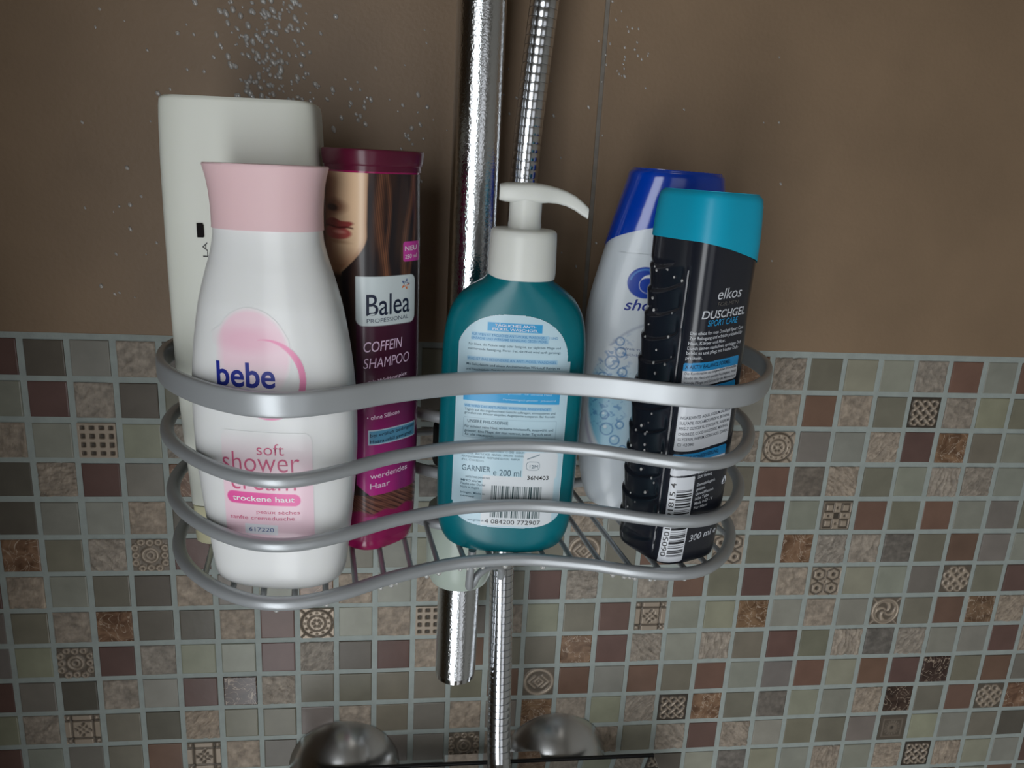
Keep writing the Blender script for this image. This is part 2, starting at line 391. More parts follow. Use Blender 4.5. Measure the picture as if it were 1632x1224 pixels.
P_HS = [(0,0.0287),(0.0006,0.03),(0.004,0.0318),(0.0133,0.0352),(0.0267,0.038),(0.04,0.0399),(0.0533,0.041),(0.0667,0.0417),(0.08,0.0421),(0.0933,0.0423),(0.1067,0.0422),(0.12,0.0408),(0.1333,0.038),(0.1466,0.0349),(0.16,0.0317),(0.1733,0.0282),(0.182,0.0259),(0.1852,0.0252),(0.187,0.0235)]
P_ELKOS = [(0,0.0188),(0.0008,0.0198),(0.004,0.0203),(0.0105,0.0207),(0.021,0.0212),(0.042,0.0215),(0.063,0.0217),(0.0735,0.0217),(0.084,0.0214),(0.0945,0.021),(0.1051,0.0209),(0.1156,0.0207),(0.1261,0.0204),(0.1576,0.0206),(0.1681,0.0202),(0.1745,0.0197),(0.1775,0.0192),(0.1788,0.0178)]
S_BEBE = Shape(P_BEBE, lambda z, w: min(.0195, w*.66), 2.4, (-.1377, -.1290), -12, -.0145)
S_WHITE = Shape(P_WHITE, lambda z, w: .0205*(w/.034)**.5, 6.5, (-.1535, -.0850), 0, -.014)
S_BALEA = Shape(P_BALEA, lambda z, w: w*.9, 2.8, (-.0979, -.0940), 40, -.008)
S_GARN = Shape(P_GARN, lambda z, w: min(.0148, w*.97), lambda z: 2.6-.6*min(1, max(0, (z-.115)/.017)), (-.0320, -.0997), -6, .0085)
S_HS = Shape(P_HS, lambda z, w: min(.018, w*.7), 2.3, (.0534, -.049), 5, .0235)
S_ELKOS = Shape(P_ELKOS, lambda z, w: min(.0218, w*1.02), 3.6, (.0523, -.1080), 26, .0232)
# where the print sits on each bottle: shift along the surface, stretch and lift (mm), slant
for S_, lab in ((S_BEBE, (0, .9857, 2.75)), (S_WHITE, (0, 1, 1.2)), (S_BALEA, (-2.8, .985, 2.7)), (S_GARN, (-.2, .9945, .95)), (S_HS, (0, .993, 1.2)), (S_ELKOS, (0, 1, .9, .085))): S_.lab = lab if len(lab) == 4 else lab+(0.0,)
# ---------------------------------------------------------------- printing on bottles
Z0 = .122      # top of the basket's floor wires
def row_points(S, ss, z, off):
    x, y, L = S.table(z); T = L[-1]; q = np.mod(ss, T)
    px = np.interp(q, L, x); py = np.interp(q, L, y)
    e = .0006
    ax = np.interp(np.mod(q-e, T), L, x); ay = np.interp(np.mod(q-e, T), L, y); bx = np.interp(np.mod(q+e, T), L, x); by = np.interp(np.mod(q+e, T), L, y)
    tx, ty = bx-ax, by-ay; l = np.hypot(tx, ty)+1e-12
    return px+off*ty/l, py-off*tx/l
def body(name, S, za, zb, m, parent, off=0.0, n=128, step=.0015, disp=None, low=None, cap0=True, cap1=True, extra=()):
    """a stretch of a bottle's skin; low(s) may give a lower edge that is not level; disp(s,z) adds relief"""
    zs = sorted(set([za, zb]+[q for q in ([p[0] for p in S.prof]+list(extra)) if za < q < zb]+[za+(zb-za)*k/max(2, int((zb-za)/step)) for k in range(int((zb-za)/step))]))
    zs = [z for i, z in enumerate(zs) if i == 0 or z-zs[i-1] > 1e-4 or z == zb]
    rows = []
    for z in zs:
        G = S.girth(z); ss = np.arange(n)*G/n
        if low is None:
            o_ = off if disp is None else off+disp(np.where(ss > G/2, ss-G, ss), z)
            x, y = row_points(S, ss, z, o_); rows.append([(x[i], y[i], z) for i in range(n)])
        else:
            f = (z-za)/(zb-za); r = []
            for s in ss:
                sg = s-G if s > G/2 else s; zz = low(sg)*(1-f)+zb*f; G2 = S.girth(zz); x, y = row_points(S, np.array([s/G*G2]), zz, off); r.append((x[0], y[0], zz))
            rows.append(r)
    v, f = loops_mesh(rows, cap0=cap0, cap1=cap1)
    bm = bmesh.new(); vs = [bm.verts.new(p) for p in v]
    for q in f: bm.faces.new([vs[i] for i in q])
    return from_bm(name, bm, m, parent, sharp=38)
def patch(name, S, s0, s1, z0, z1, fn, m, parent, off=.00012, step=.0003):
    """thin printed label on the surface, mm; fn(s, z) -> (r, g, b, keep) arrays, colours linear"""
    ns = int((s1-s0)/1000/step)+1; nz = int((z1-z0)/1000/step)+1
    ss = np.linspace(s0, s1, ns); zz = np.linspace(z0, z1, nz); V = np.zeros((nz, ns, 3)); ds_, za_, zc_, k_ = S.lab
    for j, z in enumerate(zz):
        z = z*za_+zc_
        if k_:
            for i, q in enumerate(ss):
                V[j, i] = S.point((q+ds_)/1000, (z+k_*(q+5))/1000, off)
            continue
        x, y = row_points(S, (ss+ds_)/1000, z/1000, off); V[j, :, 0] = x; V[j, :, 1] = y; V[j, :, 2] = z/1000
    Sg, Zg = np.meshgrid(ss, zz); r, g, b, keep = fn(Sg, Zg)
    F = []
    K = np.broadcast_to(keep, Sg.shape)
    kk = K[:-1, :-1] & K[1:, :-1] & K[:-1, 1:] & K[1:, 1:]
    jj, ii = np.nonzero(kk); a = jj*ns+ii
    F = np.stack([a, a+1, a+1+ns, a+ns], 1)
    used = np.zeros(nz*ns, bool); used[F.ravel()] = True; idx = np.cumsum(used)-1
    me = bpy.data.meshes.new(name); me.from_pydata(V.reshape(-1, 3)[used].tolist(), [], idx[F].tolist())
    C = np.stack([np.broadcast_to(q, Sg.shape) for q in (r, g, b)]+[np.ones(Sg.shape)], -1).reshape(-1, 4)[used]
    at = me.color_attributes.new('ink', 'FLOAT_COLOR', 'POINT'); at.data.foreach_set('color', C.ravel())
    return link(name, me, m, parent)
def writing(name, S, lines, m, parent, off=.00022):
    """lines: (text, s_left or centre, z_baseline, cap height, width or None, align, slope, shear, boldness) in mm; all lines become one mesh"""
    bm = bmesh.new()
    for (t, s, z, h, wd, al, slope, shear, bold) in lines:
        cu = bpy.data.curves.new('t', 'FONT'); cu.body = t; cu.size = 1.0; cu.offset = bold; cu.resolution_u = 3 if h < 2.5 else 6; cu.shear = shear
        o = bpy.data.objects.new('t', cu); COL.objects.link(o)
        dg = bpy.context.evaluated_depsgraph_get(); me = bpy.data.meshes.new_from_object(o.evaluated_get(dg)); bpy.data.objects.remove(o); bpy.data.curves.remove(cu)
        if not me.vertices: continue
        xs = [v.co.x for v in me.vertices]; x0, x1 = min(xs), max(xs); k = h/.73; kx = k if wd is None else wd/max(x1-x0, 1e-6)
        base = {'L': 0, 'C': -.5, 'R': -1}[al]*(x1-x0)*kx
        b0 = len(bm.verts); bm.from_mesh(me); bm.verts.ensure_lookup_table(); bpy.data.meshes.remove(me)
        for v in bm.verts[b0:]:
            ds = (v.co.x-x0)*kx+base; zz = z+v.co.y*k+ds*slope; v.co = Vector(S.point((s+ds+S.lab[0])/1000, max(.0005, min(S.h-.0005, (zz*S.lab[1]+S.lab[2]+S.lab[3]*(s+ds+5))/1000)), off))
    me = bpy.data.meshes.new(name); bm.to_mesh(me); bm.free()
    return link(name, me, m, parent, smooth=False)
def writing_each(name, S, lines, m, parent, off=.00022):
    for q in lines: writing(name, S, [q], m, parent, off)
def vertical_writing(name, S, lines, m, parent, off=.00022):
    """like writing, but the line runs upward"""
    bm = bmesh.new()
    for (t, s, z, h, wd, bold) in lines:
        cu = bpy.data.curves.new('t', 'FONT'); cu.body = t; cu.size = 1.0; cu.offset = bold; cu.resolution_u = 3
        o = bpy.data.objects.new('t', cu); COL.objects.link(o)
        dg = bpy.context.evaluated_depsgraph_get(); me = bpy.data.meshes.new_from_object(o.evaluated_get(dg)); bpy.data.objects.remove(o); bpy.data.curves.remove(cu)
        xs = [v.co.x for v in me.vertices]; x0, x1 = min(xs), max(xs); kx = wd/(x1-x0); k = h/.73
        b0 = len(bm.verts); bm.from_mesh(me); bm.verts.ensure_lookup_table(); bpy.data.meshes.remove(me)
        for v in bm.verts[b0:]: v.co = Vector(S.point((s-v.co.y*k+S.lab[0])/1000, ((z+(v.co.x-x0)*kx)*S.lab[1]+S.lab[2]+S.lab[3]*(s-v.co.y*k+5))/1000, off))
    me = bpy.data.meshes.new(name); bm.to_mesh(me); bm.free()
    return link(name, me, m, parent, smooth=False)
def place(S, name): return empty(name, (S.pos[0], S.pos[1], Z0), S.yaw, S.tilt)
INK = mat('printed_ink', (1, 1, 1), .38, attr='ink', coat=.25)
def ink(name, c, rough=.4): return mat('ink_'+name, c, rough)
def mix(a, b, t): return a+(b-a)*np.clip(t, 0, 1)
def soft(d, w): return np.clip(.5-d/w, 0, 1)      # 1 inside (d<0), 0 outside
def rbox(s, z, s0, s1, z0, z1, r):
    dx = np.abs(s-(s0+s1)/2)-(s1-s0)/2+r; dz = np.abs(z-(z0+z1)/2)-(z1-z0)/2+r
    return np.hypot(np.maximum(dx, 0), np.maximum(dz, 0))+np.minimum(np.maximum(dx, dz), 0)-r
def layer(c, col, a): return [mix(c[i], col[i], a) for i in range(3)]
def fbm(s, z, sc, seed=0.0):
    """cheap smooth pseudo-noise from sines"""
    a = np.sin(s*sc+1.7*np.sin(z*sc*.8+seed)+seed)+np.sin(z*sc*1.3+1.4*np.sin(s*sc*.9-seed)+seed*2)+.5*np.sin((s+z)*sc*2.1+seed*3+np.sin(s*sc*1.9))
    return a/2.5

# ---------------------------------------------------------------- pink and white shower cream bottle
WHITEP = mat('white_plastic', srgb(226, 227, 226), .34, sss=.15, coat=.15)
t = place(S_BEBE, 'shower_cream_bottle'); tag(t, 'white shower cream bottle with flared pink cap and blue bebe lettering', 'bottle')
body('bottle_body', S_BEBE, 0, .1570, WHITEP, t)
def capfn():
    S = Shape([(0, .0227), (.0015, .0226), (.006, .0226), (.012, .0229), (.018, .0236), (.0235, .0248), (.0248, .0252), (.0254, .0248)], lambda z, w: min(.0195, w*.68), 2.3, None); return S
SC_ = capfn()
c_ = body('cap', SC_, 0, .0254, mat('pink_plastic', srgb(224, 190, 193), .5, sss=.2), t); c_.location = (0, 0, .1552); c_['label'] = 'pale pink flared flip cap'
def bebe_art(s, z):
    c = [np.full_like(s, q) for q in srgb(226, 227, 226)]; pink = srgb(236, 202, 214); deep = srgb(226, 150, 180)
    # soft round bloom behind the name
    d = np.hypot((s-1)/14.5, (z-108)/16)
    d = np.hypot((s+1.5)/15.5, (z-104)/19.5)-1
    c = layer(c, pink, soft(d, .12)*np.clip((s+17)/5+.2, 0, 1)*np.clip((z-86)/16, 0, 1)*.9)
    c = layer(c, deep, soft(np.hypot((s+3)/12, (z-111)/5)-1, .9)*.35)
    # ribbon arc sweeping round the right of the name
    rr = np.hypot((s-4)/15.5, (z-94.5)/17.5); th = np.arctan2((z-94.5)/17.5, (s-4)/15.5)
    wd = np.where(th > 0, .085*np.clip((1.75-th)/1.2, 0, 1), .085*np.clip((1.9+th)/1.2, 0, 1))
    c = layer(c, srgb(232, 138, 178), soft(np.abs(rr-.97)-wd, .03)*(th < 1.75)*(th > -1.9))
    # pink panel
    pan = soft(rbox(s, z, -17, 22, 17.5, 74, 7), .5)*np.clip((72-z)/22, 0, 1)
    c = layer(c, srgb(238, 205, 217), pan*.95)
    c = layer(c, srgb(229, 92, 162), soft(rbox(s, z, -15.6, 16.6, 38.4, 44, 2.7), .4))
    c = layer(c, srgb(222, 226, 232), soft(rbox(s, z, -8, 6.5, 24.6, 29.2, .4), .3))
    wb = srgb(226, 227, 226); keep = (rbox(s, z, -19, 23.2, 15.5, 127, 8) < 0) & (abs(c[0]-wb[0])+abs(c[1]-wb[1])+abs(c[2]-wb[2]) > .004)
    return c[0], c[1], c[2], keep
lab = patch('label', S_BEBE, -19, 23.5, 15, 127.5, bebe_art, INK, t); lab['label'] = 'pink ribbon and panel printed on the front'
NAVY = ink('navy', srgb(28, 42, 140)); PINKT = ink('raspberry', srgb(206, 96, 132)); WHT = ink('white', srgb(238, 236, 238)); BLUET = ink('blue_grey', srgb(90, 110, 160))
writing('brand_name', S_BEBE, [('bebe', -17.2, 91.0, 10.8, 25.2, 'L', .012, 0, .018)], NAVY, lab)
writing('product_name', S_BEBE, [('soft', -1.2, 61.4, 5.4, 11.6, 'L', .03, 0, -.006), ('shower', -16.8, 53.2, 9.6, 33.4, 'L', .03, 0, -.008), ('cream', -13.2, 45.0, 9.2, 28.0, 'L', .025, 0, -.006),
    ('peaux sèches', -2.5, 34.4, 1.7, 18.6, 'L', .02, 0, 0), ('sanfte cremedusche', -14.6, 31.0, 1.9, 28.4, 'L', .03, 0, 0)], PINKT, lab)
writing('variant_text', S_BEBE, [('trockene haut', -12.9, 39.9, 2.5, 27, 'L', .02, 0, .012)], WHT, lab, .00026)
writing('batch_code', S_BEBE, [('617220', -6.2, 25.8, 2.0, 11, 'L', .02, 0, 0)], BLUET, lab, .00026)

# ---------------------------------------------------------------- tall white bottle standing upside down
t = place(S_WHITE, 'lotion_bottle'); tag(t, 'tall plain white square-shouldered bottle, standing behind the pink-capped one', 'bottle')
body('bottle_body', S_WHITE, .0205, .2068, mat('cream_plastic', srgb(214, 216, 206), .38, sss=.15), t, n=200)
c_ = body('cap', S_WHITE, 0, .0198, mat('yellowed_plastic', srgb(196, 192, 160), .4, sss=.3), t, off=-.0004, n=200); c_['label'] = 'yellowed see-through cap at the bottom'
BLK = ink('black', srgb(24, 20, 20))
patch('printed_mark', S_WHITE, -18.2, -15.2, 147.0, 153.2, lambda s, z: (np.full_like(s, .012), np.full_like(s, .01), np.full_like(s, .01), rbox(s, z, -18.6, -15.2, 146.5, 153.4, .6) < 0), mat('matt_black_print', (.012, .01, .01), .8, spec=.1), t, off=.0004)
vertical_writing('label_writing', S_WHITE, [('LA', -14.2, 138.6, 2.2, 6.4, 0)], BLK, t)

# ---------------------------------------------------------------- dark pink shampoo bottle with the portrait print
t = place(S_BALEA, 'shampoo_bottle'); tag(t, 'dark magenta Balea-lettered shampoo bottle printed with lips and brown hair'.replace('Balea-lettered ', 'coffein '), 'bottle')
MAG = mat('magenta_plastic', srgb(150, 22, 84), .22, coat=.5)
body('bottle_body', S_BALEA, 0, .1812, MAG, t, n=160)
SB = Shape([(0, .0202), (.0022, .0202), (.0025, .0206), (.0085, .0213), (.0089, .0211), (.0092, .0206)], lambda z, w: w*.92, 2.8, None)
c_ = body('cap', SB, 0, .0092, mat('plum_plastic', srgb(84, 14, 42), .35, coat=.2), t); c_.location = (0, 0, .1798)
def balea_art(s, z):
    hair = srgb(52, 32, 26); lock = srgb(132, 84, 58); skin = srgb(216, 184, 150)
    c = [np.full_like(s, q) for q in hair]
    w = fbm(s*1.0+np.sin(z*.06)*4, z*.18, .55, 1.0); c = layer(c, srgb(24, 18, 24), np.clip(.5+w*1.2, 0, 1)*.9)
    # warm strands running down, bending to the right
    for k, (a, b, wd) in enumerate(((-6, .10, 2.6), (9, -.16, 2.2), (-3, .05, 1.4), (12, -.1, 1.5))):
        cs = a+(160-z)*b*.6+1.5*np.sin(z*.11+k); st = np.clip(1.1-np.abs(s-cs)/wd, 0, 1)*np.clip((z-122)/10, 0, 1)*(.6+.4*np.sin(s*6+z*.7))
        c = layer(c, lock, st*.75)
    # lower face: cheek, nose shadow, lips, chin
    z0_ = z; z = z-11.3; edge = -12.6-np.clip((141-z)/17, 0, 1)**1.8*13+np.clip((z-146)/30, 0, 1)*1.0
    face = soft(s-edge, .8)*np.clip((z-122)/3, 0, 1); cheek = [np.full_like(s, q) for q in skin]
    cheek = layer(cheek, srgb(150, 92, 70), np.clip((-27-s)/7, 0, 1)*.9); cheek = layer(cheek, srgb(158, 112, 84), np.clip((136-z)/9, 0, 1))
    cheek = layer(cheek, srgb(176, 138, 108), np.clip((s-edge+2.5)/2.5, 0, 1))
    nos = np.hypot((s+30)/7.5, (z-152.8)/3.2); cheek = layer(cheek, srgb(120, 70, 52), soft(nos-1, .8)*.8)
    cheek = layer(cheek, srgb(52, 26, 24), soft(np.hypot((s+32)/4.5, (z-152.2)/1.5)-1, .6)*.9)
    up = np.hypot((s+29)/10.5, (z-145.4-.5*np.cos((s+32)*.45))/1.9)-1; lo = np.hypot((s+29)/9.5, (z-141.4)/2.9)-1
    cheek = layer(cheek, srgb(176, 84, 80), soft(lo, .2)); cheek = layer(cheek, srgb(146, 64, 62), soft(up, .2)); cheek = layer(cheek, srgb(234, 168, 156), soft(np.hypot((s+27)/4, (z-141.8)/.8)-1, .8)*.6)
    cheek = layer(cheek, srgb(84, 26, 30), soft(np.abs(z-143.9-.25*np.sin(s*.5))-.35, .5)*soft(np.abs(s+29)-10.5, 1)); cheek = layer(cheek, srgb(160, 110, 84), soft(np.hypot((s+28)/7, (z-137.5)/.9)-1, .9)*.5)
    for i in range(3): c[i] = mix(c[i], cheek[i], face)
    z = z0_
    # below the portrait: aubergine field shading to bright pink at the foot of the text panel
    f = soft(rbox(s, z, -17.5, 22, 27.5, 121, 3)+np.clip((s+4)*-.0, 0, 1), .4)*(z < 113)
    t_ = np.clip((84-z)/50, 0, 1); fld = [mix(np.full_like(s, srgb(64, 8, 40)[i]), srgb(206, 40, 150)[i], t_*np.clip(.75-(s+4)/46, .25, 1)) for i in range(3)]
    fld = layer(fld, srgb(96, 20, 88), np.clip(1-np.abs(s-(6+(60-z)*.0))/5, 0, 1)*.5*t_)
    panel = ((s > -17.5) & (z > 28+np.clip(-(s+11), 0, 6)*.9)).astype(float)*(z < 114)
    for i in range(3): c[i] = mix(c[i], fld[i], panel)
    # hair tips below the panel, then clear magenta base
    low = (z < 28).astype(float)*(1-panel); tips = np.clip(.5+.5*np.sin(2.1*(z+s*.55)+1.5*np.sin(s*.35+z*.2))*np.sin(s*.22+.6)+.3*np.sin(5*(z+s*.6)), 0, 1)
    for i in range(3): c[i] = mix(c[i], mix(np.full_like(s, srgb(58, 24, 26)[i]), srgb(150, 96, 76)[i], tips*.8), low)
    base = np.clip((19.5-z-.8*np.sin(s*.5))/1.2, 0, 1); c = layer(c, srgb(146, 20, 84), base)
    c = layer(c, srgb(196, 70, 150), soft(rbox(s, z, -14, -7, 8, 17, .4)+(z-10)*.03, .6)*.5)
    # logo plate, badge and pale blue strip
    pl = rbox(s, z, -17.8, 13.6, 111.8, 134.3, 3.4); pl = np.where((s < -8) & (z > 128), rbox(s, z, -17.8, 13.6, 111.8, 134.3, .3), pl)
    c = layer(c, srgb(206, 216, 218), soft(pl, .3))
    c = layer(c, srgb(200, 56, 160), soft(rbox(s, z, 5.6, 18, 140.4, 149.4, 1.2), .3))
    bb = rbox(s, z, -12.2, 15.5, 54.2, 61.6, .3); c = layer(c, srgb(190, 214, 226), soft(bb, .25)); c = layer(c, srgb(84, 146, 178), soft(bb+.5, .25))
    return c[0], c[1], c[2], np.ones(s.shape, bool)
lab = patch('label', S_BALEA, -42, 27, 3, 179, balea_art, INK, t); lab['label'] = 'printed sleeve with lips, hair and pink panel'
DKB = ink('dark_slate', srgb(24, 34, 58)); LIL = ink('lilac', srgb(226, 196, 222))
writing('brand_name', S_BALEA, [('Balea', -13.0, 116.6, 10.2, 22.8, 'L', .02, 0, .005)], DKB, lab)
writing('brand_line', S_BALEA, [('PROFESSIONAL', -12.8, 113.2, 2.0, 21.8, 'L', .03, 0, -.004)], ink('slate', srgb(70, 80, 100)), lab)
patch('logo_flower', S_BALEA, 4.5, 10, 127.2, 132.6, lambda s, z: (np.where(z > 129.8, .12, .75), np.where(z > 129.8, .16, .22), np.where(z > 129.8, .3, .08), (np.abs(np.hypot(s-7.2, z-130)-1.2-.8*np.cos(5*np.arctan2(z-130, s-7.2))) < .8)), INK, lab, off=.00016, step=.00025)
writing('product_name', S_BALEA, [('COFFEIN', -14.2, 99.6, 5.0, 19.6, 'L', .05, .15, .004), ('SHAMPOO', -14.3, 91.8, 5.0, 24.2, 'L', .05, .15, -.002)], LIL, lab)
writing('small_print', S_BALEA, [('mit Wirkkomplex', -12.5, 84.4, 1.9, 21, 'L', .1, .1, 0), ('• kräftigt von der Wurzel', -12.8, 75, 1.9, 22, 'L', .05, 0, 0), ('• ohne Silikone', -12.8, 66.8, 2.2, 17, 'L', .06, 0, 0), ('dünner', 5, 45.8, 2.4, 9, 'L', .05, 0, 0),
    ('kraftlos', -11, 42.4, 2.7, 14, 'L', .04, 0, 0), ('werdendes', -11.2, 36.8, 2.9, 20.8, 'L', .05, 0, .006), ('Haar', -11.2, 31.6, 2.9, 10.2, 'L', .05, 0, .006)], ink('pale_pink', srgb(240, 214, 234)), lab)
writing('strip_text', S_BALEA, [('bei erblich bedingtem', -11.4, 58.2, 1.8, 26, 'L', .035, 0, 0), ('Haarausfall geeignet', -11.4, 55.0, 1.8, 24, 'L', .035, 0, 0)], DKB, lab)
writing('badge_text', S_BALEA, [('NEU', 6.6, 145.2, 2.2, 8, 'L', .05, 0, .01), ('250 ml', 6.6, 141.6, 2.0, 8, 'L', .05, 0, 0)], WHT, lab)

# ---------------------------------------------------------------- teal pump bottle
t = place(S_GARN, 'face_wash_pump_bottle'); tag(t, 'teal face wash bottle with white pump and pale blue back label', 'bottle')
TEAL = mat('teal_gel_bottle', srgb(0, 116, 128), .30, coat=.12, sss=.25, trans=.08)
body('bottle_body', S_GARN, 0, .138, TEAL, t, n=144)
PUMPW = mat('pump_white_plastic', srgb(222, 224, 218), .36, sss=.2)
cl = lathe('pump_collar', [(.0152, .1350), (.01575, .1354), (.0160, .1380), (.0158, .1450), (.0155, .1535), (.0153, .1562), (.0146, .1572), (.0140, .1575), (.0080, .1577), (.0076, .1572)], PUMPW, t, (.0011, 0, 0), 64)
k_ = [(.0158*1.0, 0)]
lathe('pump_stem', [(.0077, .1568), (.0077, .1600), (.0075, .1605), (.0075, .1745)], PUMPW, t, (.0011, 0, 0), 40)
# pump head: button with a long spout drooping to the right
bm = bmesh.new()
prof = [(-.0125, .1705, .1765, .0060), (-.0122, .1698, .1772, .0070), (-.0095, .1693, .1779, .0078), (-.004, .1692, .1783, .0081), (.002, .1692, .1785, .0080), (.0065, .1694, .1782, .0072), (.0100, .1698, .1777, .0056), (.0140, .1697, .1769, .0044), (.0185, .1688, .1756, .0037), (.0225, .1672, .1738, .0032), (.0262, .1650, .1712, .0029), (.0288, .1637, .1690, .0027), (.0290, .1640, .1686, .0024)]
rows = []
for x, zb, zt, hw in prof:
    row = []
    for q in range(24):
        a = 2*math.pi*q/24; cy, cz = math.sin(a), math.cos(a); ex = .55
        row.append((x, hw*math.copysign(abs(cy)**ex, cy), (zb+zt)/2+(zt-zb)/2*math.copysign(abs(cz)**ex, cz)))
    rows.append(row)
v, f = loops_mesh(rows); vs = [bm.verts.new(p) for p in v]
for q in f: bm.faces.new([vs[i] for i in q])
hd = from_bm('pump_head', bm, PUMPW, t, (.0011, 0, 0), sharp=50)
def garn_art(s, z):
    c = [np.full_like(s, q) for q in srgb(186, 214, 226)]; blue = srgb(38, 156, 212); pale = srgb(120, 184, 222)
    c = layer(c, blue, soft(rbox(s, z, -13.2, 12.2, 111.2, 115.3, .1), .3))
    for (a, b, z0, z1) in ((-20.5, 15.5, 106.3, 110.2), (-22, 20.5, 96.4, 98.6), (-22.4, 19.5, 73.4, 75.2)): c = layer(c, pale, soft(rbox(s, z, a, b, z0, z1, .3), .4)*.55)
    c = layer(c, blue, soft(rbox(s, z, -23, 23, 76.8, 86.5, .2), .3))
    fr = rbox(s, z, -22.3, 22.3, 58.5, 68.4, .5); c = layer(c, srgb(110, 150, 170), soft(np.abs(fr)-.08, .25)*.8)
    c = layer(c, srgb(216, 222, 226), soft(rbox(s, z, -11.5, 23.5, 13.2, 39.6, .4), .4)); c = layer(c, srgb(216, 222, 226), soft(rbox(s, z, 7.5, 24.5, 38.5, 52.5, 2), .8))
    # bar code
    x = (s+7)/24.6*95; code = '10100110110001001001110100011011010010011101010110110010001001101010001101110010110011011001010111'
    bit = np.array([int(q) for q in code])[np.clip(x.astype(int), 0, len(code)-1)]
    c = layer(c, srgb(40, 70, 74), ((bit > 0) & (s > -7) & (s < 17.6) & (z > 17.6) & (z < 34.6)).astype(float))
    # jar with open lid
    jar = np.abs(rbox(s, z, 9.2, 15.6, 43.4, 47.6, 1.6))-.12; lid = np.abs((z-50.2)-(s-12.4)*.42)-.25; c = layer(c, srgb(80, 110, 126), soft(jar, .2)); c = layer(c, srgb(80, 110, 126), soft(lid, .3)*((s > 9.4) & (s < 15.4)))
    # outline: arched top, rounded foot
    hw = 26.4-.0*z; top = (np.abs(s+1)/26.6)**2.5+(np.clip(z-98, 0, 99)/21.4)**2.1; bot = (np.abs(s-1.2)/27.3)**3.2+(np.clip(24.5-z, 0, 99)/12.4)**2.4
    lw = 27.2-np.clip((z-15)/90, 0, 1)*.4
    keep = (np.abs(s-.2) < lw) & ((z < 98) | (top < 1)) & ((z > 24.5) | (bot < 1))
    c = layer(c, srgb(206, 224, 234), ((np.abs(s-.2) > lw-.5) | ((z > 98) & (top > .965)) | ((z < 24.5) & (bot > .96))).astype(float)*.8)
    return c[0], c[1], c[2], keep
lab = patch('back_label', S_GARN, -28, 28, 11.5, 120, garn_art, INK, t, step=.00026); lab['label'] = 'pale blue sticker with small print and bar code'
writing('banner_text', S_GARN, [('TÄGLICHES ANTI-', -.3, 113.5, 1.25, 19, 'C', 0, 0, .008), ('PICKEL WASCHGEL', -.3, 111.7, 1.25, 21, 'C', 0, 0, .008)], WHT, lab)
BLT = ink('label_blue', srgb(52, 130, 186)); GRT = ink('label_grey', srgb(44, 84, 104))
writing_each('heading_text', S_GARN, [('FÜR WEN IST TÄGLICHES ANTI-PICKEL WASCHGEL?  1 UND', -20.2, 108.6, 1.2, 40, 'L', 0, 0, .004), ('EINFACHE UND WIRKSAME REINIGUNG GEGEN PICKEL', -20.4, 106.8, 1.2, 35.5, 'L', 0, 0, .004), ('WAS IST DAS BESONDERE AN ANTI-PICKEL WASCHGEL', -22, 96.9, 1.3, 42, 'L', 0, 0, .004),
    ('WIE WIRD DAS ANTI-PICKEL WASCHGEL ANGEWENDET', -22.2, 73.8, 1.2, 41, 'L', 0, 0, .004)], BLT, lab)
